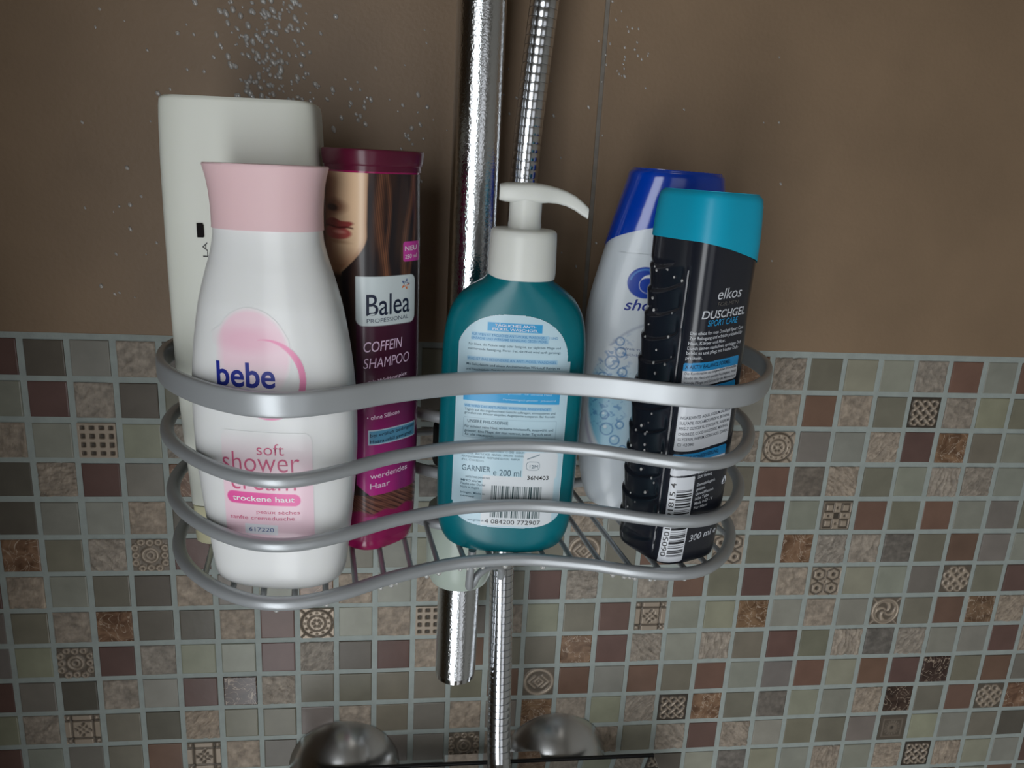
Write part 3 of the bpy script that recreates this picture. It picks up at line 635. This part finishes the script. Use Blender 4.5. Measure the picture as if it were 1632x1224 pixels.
writing('body_text', S_GARN, [('Für Haut, die Pickeln neigt oder fettig ist, zur täglichen Pflege und', -21.6, 103.9, 1.15, 43, 'L', 0, 0, 0), ('mattierende Reinigung. Poren frei, die Haut wird sanft gereinigt', -21.8, 101.7, 1.15, 43.4, 'L', 0, 0, 0),
    ('Mit Salicylsäure und einem Antibakteriellen Wirkstoff Reinigt es', -22.2, 94.2, 1.2, 44, 'L', 0, 0, .008), ('und Feuchtigkeit. Tag für Tag wird das Hautbild reiner und klarer', -22.3, 91.8, 1.2, 44, 'L', 0, 0, .004), ('Die Haut fühlt sich frisch an. Fettiger Glanz', -22.3, 89.6, 1.2, 30, 'L', 0, 0, .004), ('wird gemildert.', -21, 87.6, 1.2, 14, 'L', 0, 0, .008),
    ('Täglich auf das angefeuchtete Gesicht auftragen, einmassieren und', -22, 71.9, 1.15, 43.4, 'L', 0, 0, 0), ('gründlich mit Wasser abspülen. Augenpartie aussparen. Bei Kontakt', -22, 70.2, 1.15, 43.4, 'L', 0, 0, 0),
    ('UNSERE PHILOSOPHIE', -20.4, 66.0, 1.6, 19.5, 'L', 0, 0, .01), ('Für sichtbar reine Haut: wirksame Inhaltsstoffe, ausgewählt und', -21.6, 63.4, 1.3, 42.5, 'L', 0, 0, .006), ('getestet. Eine Pflege, der man vertraut, jeden Tag aufs neue', -21.6, 61.2, 1.3, 41.5, 'L', 0, 0, .004), ('für alle Hauttypen.', -21.4, 59.4, 1.2, 14, 'L', 0, 0, .004),
    ('INGREDIENTS: AQUA / WATER · GLYCERIN · SODIUM LAURETH SULFATE ·', -22.3, 55.3, 1.0, 43, 'L', 0, 0, 0), ('PEG-8 · COCO-BETAINE · SODIUM CHLORIDE · PEG-120 METHYL', -22.3, 53.5, 1.0, 30, 'L', 0, 0, 0), ('GLUCOSE DIOLEATE · ZINC GLUCONATE · CI 42053 · SODIUM', -22.3, 51.7, 1.0, 30, 'L', 0, 0, 0),
    ('HYDROXIDE · SALICYLIC ACID · MENTHOL · LINALOOL · EUGENOL', -22.3, 49.9, 1.0, 30, 'L', 0, 0, 0), ('POLYQUATERNIUM-47 · PROPYLENE GLYCOL · PARFUM', -22.3, 48.1, 1.0, 28, 'L', 0, 0, 0), ('(F.I.L. C161321/1).', -22.3, 46.4, 1.0, 11, 'L', 0, 0, 0),
    ('GARNIER', -22, 41.3, 3.0, 14, 'L', 0, 0, 0), ('e 200 ml', -6.6, 39.8, 3.4, 13.4, 'L', 0, 0, 0), ('LABORATOIRE GARNIER PARIS', -20, 37.6, 1.0, 12, 'L', 0, 0, 0), ('MHD siehe', -22.2, 35.6, 1.2, 10, 'L', 0, 0, .004), ('Flasche oder Deckel', -22.2, 33.8, 1.2, 12, 'L', 0, 0, .004), ('Nicht in Augen', -22.2, 32, 1.2, 9, 'L', 0, 0, .004),
    ('12M', 10.8, 44.3, 1.9, 4, 'L', 0, 0, 0), ('bringen. Made in', -22.2, 29.2, 1.1, 12, 'L', 0, 0, .004), ('Germany', -22.2, 27.4, 1.1, 7, 'L', 0, 0, .004), ('www.garnier.de', -18, 15.0, 1.1, 8, 'L', 0, 0, 0)], GRT, lab)
writing('bar_code_digits', S_GARN, [('4 084200 772907', -9.5, 14.3, 2.4, 27.5, 'L', 0, 0, 0), ], BLK, lab)
writing('batch_code', S_GARN, [('36N403', 10, 38.3, 2.2, 10.5, 'L', 0, 0, .004)], BLK, lab)
writing('blue_bar_text', S_GARN, [('Wirksam gegen Pickel und Mitesser, ohne die Haut', -21, 83.4, 1.1, 34, 'L', 0, 0, 0), ('auszutrocknen · klinisch getestet · für unreine Haut', -21, 81.2, 1.1, 40, 'L', 0, 0, 0), ('Dermatologisch getestet · pH-neutral', -4, 78.2, 1.1, 25, 'L', 0, 0, 0)], ink('pale_blue', srgb(170, 216, 240)), lab)

# ---------------------------------------------------------------- white anti-dandruff shampoo bottle with blue cap
t = place(S_HS, 'shampoo_bottle'); tag(t, 'white curved shampoo bottle with glossy dark blue cap and water splash print', 'bottle')
def hs_edge(s): return .1462+.0135*max(0.0, 1-(abs(s)/.046)**2)**.9
body('bottle_body', S_HS, 0, .1840, mat('shampoo_white_plastic', srgb(214, 222, 228), .3, coat=.3, sss=.1), t, off=-.0003)
c_ = body('cap', S_HS, .1462, .1873, mat('royal_blue_plastic', srgb(0, 62, 178), .16, coat=.8), t, off=.0004, low=hs_edge, cap0=False, n=160); c_['label'] = 'glossy royal blue cap'
cap_ = c_; bm = bmesh.new()
for k in range(15):
    a = -.020+.040*k/14; ok = bmesh.ops.create_uvsphere(bm, u_segments=10, v_segments=6, radius=.0017)
    for q in ok['verts']: q.co = q.co+Vector((a, -.0145*(1-(a/.026)**2)**.5, .1858))
from_bm('cap_grip_beads', bm, MATS['royal_blue_plastic'], cap_)
def hs_art(s, z):
    c = [np.full_like(s, q) for q in srgb(214, 222, 228)]
    # splash shape at the lower left, its edge swept with a grey line
    cx = np.hypot((s+6)/35, (z-66)/44)-1; aq = soft(cx, .05)*np.clip((88-z)/20, 0, 1)*np.clip(1-(s+40)/34, 0, 1)
    c = layer(c, srgb(96, 190, 222), aq*.95)
    w = fbm(s, z, .8, .7)+.6*fbm(s, z, 1.9, 2.0); bub = np.clip((w-.25)*3, 0, 1)*soft(cx, .1)*np.clip((s+41)/4, 0, 1)*np.clip((-18-s)/6, 0, 1)*np.clip((104-z)/10, 0, 1)*np.clip((z-44)/8, 0, 1)
    c = layer(c, srgb(50, 120, 180), bub*.65)
    for bx, bz, br in ((-27, 97, 2.2), (-26, 91, 2.6), (-30, 85, 3.6), (-24, 80, 2.4), (-34, 76, 3), (-29, 47, 3.4), (-24, 41, 2.6), (-22, 50, 2.0), (-31, 55, 2.2), (-19, 36, 2.0)):
        r = np.hypot(s-bx, z-bz); c = layer(c, srgb(40, 116, 176), soft(np.abs(r-br)-.35, .5)*.8); c = layer(c, srgb(230, 244, 250), soft(np.hypot(s-bx+br*.3, z-bz-br*.35)-br*.3, .5)*.8)
    ed = np.abs(np.hypot((s+6)/36.6, (z-62)/46)-1); c = layer(c, srgb(170, 170, 190), soft(ed-.025, .04)*(s < -10)*(z < 66)*.8)
    c = layer(c, srgb(150, 160, 180), soft(ed-.012, .03)*((z > 94) & (z < 108)) * (s < -10)*.7)
    # round swirl emblem
    r = np.hypot((s+17.2), (z-129.2)*1.15); c = layer(c, srgb(24, 66, 170), soft(r-9.6, .4)*(r > 0)); r2 = np.hypot(s+15.2, (z-128.2)*1.15); th = np.arctan2(z-129, s+16)
    c = layer(c, srgb(236, 240, 246), soft(np.abs(r2-5.2)-.9*np.clip(np.sin(th+.4), 0, 1)-.1, .4)*(s < -13)); c = layer(c, srgb(90, 150, 220), soft(np.abs(r-8)-.5, .5)*(z > 130)*.7)
    return c[0], c[1], c[2], (np.abs(s) < 42-np.clip((z-84)*.16, 0, 9)) & (z < 142+8*np.clip(1-(s/40)**2, 0, 1))
lab = patch('label', S_HS, -42, 12, 30, 144, hs_art, INK, t, off=.0001, step=.00035); lab['label'] = 'pale blue bubbles and swirl emblem'
writing('brand_name', S_HS, [('head &', -9, 122, 4.6, 22, 'L', 0, .2, .004), ('shoulders', -27, 114.2, 6.2, 40, 'L', .03, .25, .012)], ink('deep_blue', srgb(30, 50, 140)), lab)
writing('small_print', S_HS, [('befreit von Schuppen', -26.8, 92.6, 1.4, 26, 'L', 0, 0, 0), ('sichtbar und spürbar', -23, 89.4, 1.4, 24, 'L', 0, 0, 0), ], ink('steel', srgb(90, 110, 150)), lab)
writing('volume_text', S_HS, [('300 ml', -15, 20, 1.8, 7, 'L', 0, 0, 0)], MATS['ink_steel'], lab)

# ---------------------------------------------------------------- black shower gel bottle with bright blue cap
t = place(S_ELKOS, 'shower_gel_bottle'); tag(t, 'black ribbed shower gel bottle with turquoise cap and upright bar code', 'bottle')
BLACKP = mat('black_plastic', srgb(30, 33, 42), .24, coat=.35)
def grip(s, z):
    """ribbed thumb panel wrapping the left edge, framed by a raised groove"""
    u = (s*1000+46)/22.0; inside = np.clip((s*1000+66)/4, 0, 1)*np.clip((-26.2-s*1000)/2.2, 0, 1)*np.clip((z*1000-6)/4, 0, 1)*np.clip((147-z*1000)/3, 0, 1)
    ph = (z*1000+5.5*np.cos(u*1.9))/11.5; fr = ph-np.floor(ph); saw = np.where(fr < .85, fr/.85, (1-fr)/.15)
    frame = np.exp(-((s*1000+24.6)/.55)**2)*np.clip((z*1000-2)/3, 0, 1)*np.clip((146-z*1000)/3, 0, 1)
    return inside*(.0011*saw-.0009)-frame*.00055
body('bottle_body', S_ELKOS, 0, .1600, BLACKP, t, n=320, step=.0006, disp=grip)
def el_edge(s):
    k = max(-.5, min(.5, s/S_ELKOS.girth(.15))); c = math.cos(2*math.pi*k)
    return .1568-.0115*max(0, min(1, (s*1000+24)/42))**1.5 if s < .020 else .1455
def el_low(s):
    G = S_ELKOS.girth(.155)*1000; q = s*1000
    d = abs(((q-30+G/2) % G)-G/2)          # distance round from the right-hand side, where the cap reaches lowest
    return (.1570-.0120*max(0, 1-d/52)**1.3)
CAPB = mat('turquoise_plastic', srgb(8, 166, 200), .42, coat=.0, sss=.0)
c_ = body('cap', S_ELKOS, .1566, .179, CAPB, t, off=.0005, low=el_low, cap0=False, n=160); c_['label'] = 'bright turquoise cap with slanting lower edge'
def el_art(s, z):
    c = [np.full_like(s, q) for q in srgb(30, 33, 42)]; blue = srgb(30, 140, 200); w = srgb(214, 218, 224)
    boxes = [(91.7, 103.0, 98.7), (76.5, 91.0, 88.4), (60.2, 78.8, 78.8), (47.8, 59.0, 54.5)]; keep = np.zeros(s.shape, bool)
    for z0, z1, zt in boxes:
        d = rbox(s, z-.12*(s+5)*.2, -21.6, 10.4, z0, z1, 1.1); keep |= d < 0; c = layer(c, w, soft(d, .2)); c = layer(c, blue, soft(d, .2)*(z > zt))
    bc = rbox(s, z, -21.4, -8.6, 1.6, 47, .8); keep |= bc < 0; c = layer(c, w, soft(bc, .2))
    x = (z-4.6)/36*95; code = '10100110110001001001110100011011010010011101010110110010001001101010001101110010110011011001010111'
    bit = np.array([int(q) for q in code])[np.clip(x.astype(int), 0, len(code)-1)]
    c = layer(c, srgb(20, 22, 28), ((bit > 0) & (s > -17.4) & (s < -9.2) & (z > 4.6) & (z < 40.6)).astype(float))
    return c[0], c[1], c[2], keep
lab = patch('back_label', S_ELKOS, -22, 11, 1.2, 104, el_art, INK, t, step=.00026); lab['label'] = 'white and blue text boxes with bar code'
GREYW = ink('silver_white', srgb(206, 210, 216)); 
writing('brand_name', S_ELKOS, [('elkos', -9.2, 131.4, 5.2, 15.0, 'L', .0, .15, .0)], GREYW, lab)
writing('brand_line', S_ELKOS, [('FOR MEN', -8.6, 128.3, 1.9, 13, 'L', 0, .1, 0)], ink('dim_grey', srgb(96, 92, 88)), lab)
writing('product_name', S_ELKOS, [('DUSCHGEL', -15.8, 122.9, 3.8, 26, 'L', 0, .15, .012)], GREYW, lab)
writing('variant_text', S_ELKOS, [('SPORT CARE', -12.6, 119.4, 2.9, 18.4, 'L', 0, .15, .006)], ink('cyan', srgb(40, 150, 205)), lab)
writing('body_text', S_ELKOS, [('Das elkos for men Duschgel Sport Care', -20, 115.6, 1.6, 30.6, 'L', .01, 0, .006), ('Zur Reinigung und erfrischt prickelnd für', -20.2, 113.3, 1.6, 30.4, 'L', .01, 0, .006), ('Haut, Körper und Haar.', -20.4, 111.0, 1.6, 19.5, 'L', .01, 0, .006),
    ('Durch seinen maskulinen, spritzigen Duft', -20.6, 108.7, 1.6, 31, 'L', .01, 0, .006), ('belebt es und pflegt mit frischer Duft-', -20.8, 106.5, 1.6, 29.5, 'L', .01, 0, .006), ('prickeln.', -20.9, 104.2, 1.6, 7.6, 'L', .01, 0, .006),], GREYW, lab)
writing('address_text', S_ELKOS, [('EDEKA ZENTRALE AG & Co. KG', -7, 47.4, 1.5, 17, 'L', .02, 0, .004), ('22297 Hamburg', -7, 45.1, 1.5, 9.4, 'L', .02, 0, .004), ('Dermatologisch', -6.8, 41.0, 1.6, 12, 'L', .02, 0, .004), ('getestet.', -6.8, 38.7, 1.6, 6, 'L', .02, 0, .004), ('Umweltfreund-', -6.8, 36.2, 1.6, 12, 'L', .02, 0, .004), ('liche Tube', -6.8, 33.8, 1.6, 9, 'L', .02, 0, .004), ('Made in D - V', -6.8, 31.3, 1.6, 12, 'L', .02, 0, .004), ('Für Haut', -6.8, 28.9, 1.6, 9, 'L', .02, 0, .004)], GREYW, lab)
writing('volume_text', S_ELKOS, [('300 ml e', -6.4, 11.6, 3.6, 19, 'L', .0, .1, .006)], GREYW, lab)
NVB = ink('box_navy', srgb(14, 40, 66))
writing_each('heading_text', S_ELKOS, [('X AKTIV BALANCE FORMEL', -20.6, 99.8, 1.9, 25, 'L', .02, 0, .006), ('X OHNE SILIKONE', -20.6, 88.6, 1.6, 20, 'L', .02, 0, .004), ('O OHNE KONSERVIERUNG', -20.4, 55.6, 1.9, 25, 'L', .02, 0, .006)], NVB, lab, .0003)
bl = ['Die Kombination aus ausgewählten Wirkstoffen', 'belebt die Haut und spendet Feuchtigkeit. Wohl', 'tuende Pflege und Schutz für die Männerhaut']
wr = [(q, -20.4, 97.0-2.2*i, 1.35, 29.5, 'L', .02, 0, .004) for i, q in enumerate(bl)]
ig = ['INGREDIENTS: AQUA, SODIUM LAURETH', 'SULFATE, COCAMIDOPROPYL BETAINE,', 'PEG-7 GLYCERYL COCOATE, SODIUM', 'CHLORIDE, COCO-GLUCOSIDE, MENTHOL', 'GLYCERIN, PARFUM, CITRIC ACID, CAPRIN', 'CI 42090']
wr += [(q, -20.2, 75.8-2.65*i, 1.45, 29 if i < 5 else 8, 'L', .02, 0, .004) for i, q in enumerate(ig)] + [('Hautverträglichkeit bestätigt und bewährt', -20.2, 50.6, 1.3, 24, 'L', .02, 0, 0)]
writing('box_text', S_ELKOS, wr, ink('box_grey', srgb(60, 66, 78)), lab, .0003)
vertical_writing('bar_code_digits', S_ELKOS, [('060501 591815 4', -17.9, 5, 2.6, 39, .002)], BLK, lab, .0003)
bm = bmesh.new(); tri = [Vector(S_ELKOS.point(q[0]/1000, q[1]/1000, .0003)) for q in ((11.0, 40.2), (15.4, 40.2), (13.2, 44.6))]
for k in range(3):
    a, b = tri[k], tri[(k+1) % 3]; tube_bm(bm, [a+(b-a)*.12, a+(b-a)*.88], .00028, seg=6)
from_bm('recycling_mark', bm, GREYW, t)
# ================================================================ shower fittings
CHROME = mat('chrome', (.78, .79, .81), .07, 1.0, bump=(500, .10, .0003))
CHROME2 = mat('wet_chrome', (.74, .76, .78), .10, 1.0, bump=(900, .45, .0004))
SATIN = mat('satin_grey_coating', srgb(176, 180, 183), .36, .42, coat=.15, bump=(1500, .05, .0002))
RUB = mat('black_rubber', srgb(22, 22, 24), .6)
RX, RY = -.0495, -.05
# ---- riser rail
t = empty('shower_rail', (RX, RY, .006)); tag(t, 'polished chrome shower rail standing upright left of the hose', 'shower rail')
lathe('rail_tube', [(.0122, .004), (.0122, .30), (.0122, .62), (.0122, .90)], CHROME2, t, seg=64)
lathe('end_cap', [(.0108, 0), (.0117, .0008), (.0119, .0036), (.0113, .0040)], CHROME, t, seg=64)
lathe('rail_collar', [(.0128, .066), (.0165, .0662), (.0182, .070), (.0192, .076), (.0196, .090), (.0196, .108), (.0188, .112), (.0128, .1125), (.0128, .066)], mat('pale_collar_plastic', srgb(176, 188, 178), .3, sss=.3), t, seg=64, cap0=False, cap1=False)['label'] = 'pale plastic collar under the basket'
for z in (.86,):
    bm = bmesh.new(); tube_bm(bm, [Vector((0, .0105, z)), Vector((0, .049, z))], .009, seg=20); from_bm('wall_bracket', bm, CHROME, t, sharp=40)
# ---- hose: wound steel strip
def hose():
    P = catmull([(-.0080, -.034, .52), (-.0125, -.040, .44), (-.0170, -.043, .395), (-.0205, -.0425, .35), (-.0228, -.041, .305), (-.0232, -.039, .24), (-.0228, -.038, .17), (-.0230, -.038, .10), (-0.0229, -0.0400, 0.0724), (-0.0223, -0.0450, 0.0346), (-0.0218, -0.0520, -0.0048), (-0.0217, -0.0590, -0.0312), (-0.0216, -0.0670, -0.0493), (-.0235, -.0855, -.0600), (-.0240, -.0990, -.0800), (-.0240, -.1040, -.1100), (-.020, -.104, -.17), (-.010, -.09, -.24)], False, 60)
    L = [0.0]
    for i in range(1, len(P)): L.append(L[-1]+(P[i]-P[i-1]).length)
    tot = L[-1]; pitch = .0043; path = []; rad = []; k = 0; s = 0.0
    prof = ((0, .0067), (.05, .0067), (.07, .00718), (.12, .00725), (.9, .00725), (.96, .00718))
    while s < tot-pitch:
        for f, r in prof:
            q = s+f*pitch
            while L[k+1] < q: k += 1
            u = (q-L[k])/(L[k+1]-L[k]); path.append(P[k].lerp(P[k+1], u)); rad.append(r)
        s += pitch
    bm = bmesh.new(); tube_bm(bm, path, lambda i: rad[i], seg=28)
    o = from_bm('shower_hose', bm, mat('hose_steel', (.72, .74, .77), .17, 1.0), sharp=20)
    tag(o, 'ribbed flexible metal shower hose running beside and below the rail', 'hose')
hose()
# ---- mixer below
t = empty('shower_mixer', (-.034, -.052, -.120)); tag(t, 'chrome shower mixer with flat top at the bottom edge below the basket', 'tap')
MX, MY, MZ = -.034, -.052, -.120
def rel(x, y, z): return (x-MX, y-MY, z-MZ)
for cx in (-.1200, .0275):
    lathe('escutcheon', [(.0372, 0.0), (.0374, .0010), (.0362, .0038), (.0330, .0092), (.0280, .0155), (.0210, .0220), (.0155, .0260), (.0140, .0300)], mat('brushed_chrome', (.80, .81, .82), .24, 1.0), t, rel(cx, -.0002, -.1005), seg=72, axis='y', sharp=28)
bm = bmesh.new(); box_bm(bm, *[q for q in (-.152-MX, .0875-MX)], -.080-MY, -.031-MY, -.118-MZ, -.0792-MZ, .006, 3); from_bm('mixer_body', bm, CHROME, t, sharp=50)
bm = bmesh.new(); box_bm(bm, -.156-MX, .0905-MX, -.0325-MY, -.0300-MY, -.0792-MZ, -.0752-MZ, .0004); from_bm('rear_seal', bm, RUB, t, smooth=False)['label'] = 'thin black seal along the rear edge'
bm = bmesh.new(); box_bm(bm, -.156-MX, .0905-MX, -.084-MY, -.0326-MY, -.0791-MZ, -.0758-MZ, .0009, 3)
from_bm('top_plate', bm, mat('mirror_glass', (.55, .57, .58), .05, 1.0), t, sharp=50)
bm = bmesh.new(); box_bm(bm, -.0525-MX, .0140-MX, -.0298-MY, -.0180-MY, -.0830-MZ, -.0795-MZ, .0008); from_bm('rear_bracket', bm, CHROME, t, smooth=False)

# ================================================================ wire basket hung on the rail
BT = empty('shower_basket', (RX, -.05, .1175), math.radians(6.5)); tag(BT, 'wavy grey wire shower basket holding six bottles on the rail', 'shower basket')
def bz(z): return z-.1175
FRONT = [(0, -.0698), (.015, -.0706), (.030, -.0742), (.050, -.0812), (.070, -.0903), (.088, -.0948), (.104, -.0925), (.119, -.0825), (.132, -.0670), (.141, -.0500), (.1455, -.033), (.1465, -.016), (.144, 0.0), (.136, .0125)]
BACK = [(.120, .0195), (.095, .0225), (.070, .0195), (.052, .0095), (.038, -.006), (.027, -.0185), (.015, -.0275), (0, -.0300)]
def ring(z, du=0.0, closed=True, dl=0.0):
    h = [(u*(1+du/.146), v+dl*math.exp(-((u-.092)/.032)**2)) for u, v in FRONT]
    if closed: h = h+BACK
    right = [(u, v, z) for u, v in h]; left = [(-u, v, z) for u, v in h]
    if closed: return catmull([Vector(p) for p in right+left[-2:0:-1]], True, 8)
    return catmull([Vector(p) for p in left[:0:-1]+right], False, 8)
for z, du, dl in ((.1200, .001, -.0010), (.1490, .002, -.0035), (.1800, .003, -.0085)):
    bm = bmesh.new(); tube_bm(bm, ring(bz(z), du, True, dl), .0031, closed=True, seg=14, up=(0, 0, 1)); from_bm('side_wire', bm, SATIN, BT)
bm = bmesh.new(); pr = []
for q in range(20):
    a = 2*math.pi*q/20; c, s = math.cos(a), math.sin(a); pr.append((.0020*math.copysign(abs(c)**.6, c), .0054*math.copysign(abs(s)**.45, s)))
tube_bm(bm, [p+Vector((.003, 0, 0)) for p in ring(bz(.2108), .007, False, -.0045)], 0, closed=False, profile=pr, up=(0, 0, 1)); from_bm('top_band', bm, SATIN, BT, sharp=60)['label'] = 'flat broad upper rail of the basket'
def edge_v(u, pts):
    a = abs(u); P = sorted(pts)
    return float(np.interp(a, [p[0] for p in P], [p[1] for p in P]))
fr_pts = FRONT[:11]; bk_pts = BACK+[(.136, .0125)]
def wire(name, pts, r=.0015, sub=1, seg=8, m=SATIN):
    bm = bmesh.new(); P = [Vector(p) for p in pts]
    if sub > 1: P = catmull(P, False, sub)
    tube_bm(bm, P, r, seg=seg); return from_bm(name, bm, m, BT, sharp=50)
for k in range(-11, 11):
    u = .0025+.0133*k
    if abs(u) > .140: continue
    vf = edge_v(u, fr_pts)-.002; vb = edge_v(u, bk_pts)+.001
    wire('floor_wire', [(u, vf, bz(.1200)), (u, vb, bz(.1200))], .0014)
for u in (-.118, -.060, .060, .118):
    v = edge_v(u, bk_pts)+.003; wire('back_post', [(u, v, bz(.1190)), (u, v, bz(.2110))], .0018)
# open ends of the top band curl to the back posts
for sgn in (-1, 1):
    wire('band_end', [(.003+sgn*.1415, .0115, bz(.2108)), (sgn*.132, .0205, bz(.2108)), (sgn*.118, .0255, bz(.2108)), (sgn*.090, .0270, bz(.2108)), (sgn*.060, .0165, bz(.2108))], .0030, 8, 12)
# clamp that grips the rail, and the crossbar tying it to the posts
o = lathe('rail_clamp', [(.0126, .0275), (.0172, .0278), (.0176, .0290), (.0176, .0480), (.0172, .0492), (.0126, .0495), (.0126, .0275)], RUB, BT, (0, 0, 0), seg=48, cap0=False, cap1=False); o['label'] = 'black rubber clamp round the rail'
lathe('clamp_ring', [(.0126, .0515), (.0166, .0518), (.0166, .0560), (.0126, .0563), (.0126, .0515)], CHROME, o, (0, 0, 0), seg=48, cap0=False, cap1=False)
wire('cross_bar', [(-.060, .0140, bz(.155)), (-.030, .0225, bz(.155)), (0, .0245, bz(.155)), (.030, .0255, bz(.155)), (.060, .0140, bz(.155))], .0022, 6, 10)
# hook under the floor that keeps the hose in place
wire('hose_hook', [(-.0045, -.0560, bz(.1190)), (-.0042, -.0530, bz(.1080)), (-.0040, -.0490, bz(.0970)), (-.0032, -.0465, bz(.0925)), (-.0010, -.0450, bz(.0935)), (.0015, -.0440, bz(.0975)), (.0060, -.0420, bz(.1000)), (.0110, -.0385, bz(.0995)), (.0160, -.0335, bz(.0960)), (.0185, -.0285, bz(.0900)), (.0188, -.0255, bz(.0850))], .0021, 8, 12)

# ================================================================ water
WATER = mat('water', (.96, .96, .94), .02, trans=.7, ior=1.33, coat=1.0)
def drop_bm(bm, p, r, flat=.5, el=1.0, axis='y', rot=0.0):
    ok = bmesh.ops.create_uvsphere(bm, u_segments=10, v_segments=7, radius=r)
    for v in ok['verts']:
        x, y, z = v.co
        if axis == 'y': v.co = Vector((x*math.cos(rot)-z*el*math.sin(rot), y*flat, x*math.sin(rot)+z*el*math.cos(rot)))+Vector(p)
        else: v.co = Vector((x, y, z*el))+Vector(p)
rnd = random.Random(11); bm = bmesh.new()
def wall_drop(x, z, r): drop_bm(bm, (x, -.0018-.0001, z), r, .55, rnd.uniform(1.0, 1.7), 'y', rnd.uniform(.2, .9))
for _ in range(240):
    z = rnd.uniform(.330, .395); cxx = -.163+(z-.32)*.12; wall_drop(rnd.gauss(cxx, .0115), z, rnd.uniform(.0005, .0015))
for _ in range(26): wall_drop(rnd.gauss(-.118, .012), rnd.gauss(.335, .010), rnd.uniform(.0006, .0013))
for _ in range(26): wall_drop(rnd.gauss(-.080, .006), rnd.gauss(.312, .014), rnd.uniform(.0005, .0013))
for _ in range(60): wall_drop(rnd.uniform(-.26, -.12), rnd.uniform(.22, .375), rnd.uniform(.0004, .0012))
for _ in range(40): wall_drop(rnd.uniform(-.1, .14), rnd.uniform(.25, .39), rnd.uniform(.0004, .0008))
for _ in range(24): wall_drop(rnd.gauss(.036, .006), rnd.gauss(.375, .012), rnd.uniform(.0004, .0008))
tag(from_bm('wall_droplets', bm, WATER), 'water droplets clinging to the brown wall above the bottles', 'water droplets', kind='stuff')
bm = bmesh.new()
bmx = Matrix.Rotation(math.radians(6.5), 4, 'Z'); RR = ring(0, 0, True)
for i, p in enumerate(RR):
    if p.y > -.03 or rnd.random() > .17: continue
    q = bmx @ p+Vector((RX, -.05, .120-.0036)); drop_bm(bm, q, rnd.uniform(.0008, .0015), 1, 1.0, 'z')
tag(from_bm('basket_droplets', bm, WATER), 'small drops hanging under the lowest wire of the basket', 'water droplets', kind='stuff')
bm = bmesh.new()
cyy, syy = math.cos(S_ELKOS.yaw), math.sin(S_ELKOS.yaw)
for _ in range(46):
    s = rnd.uniform(-.050, -.027); z = rnd.uniform(.02, .150); x, y, _z = S_ELKOS.point(s, z, .0001)
    x += S_ELKOS.tilt*z; drop_bm(bm, (S_ELKOS.pos[0]+x*cyy-y*syy, S_ELKOS.pos[1]+x*syy+y*cyy, Z0+z), rnd.uniform(.0003, .0007), 1, 1.3, 'z')
tag(from_bm('bottle_droplets', bm, WATER), 'fine drops on the ribbed side of the black bottle', 'water droplets', kind='stuff')
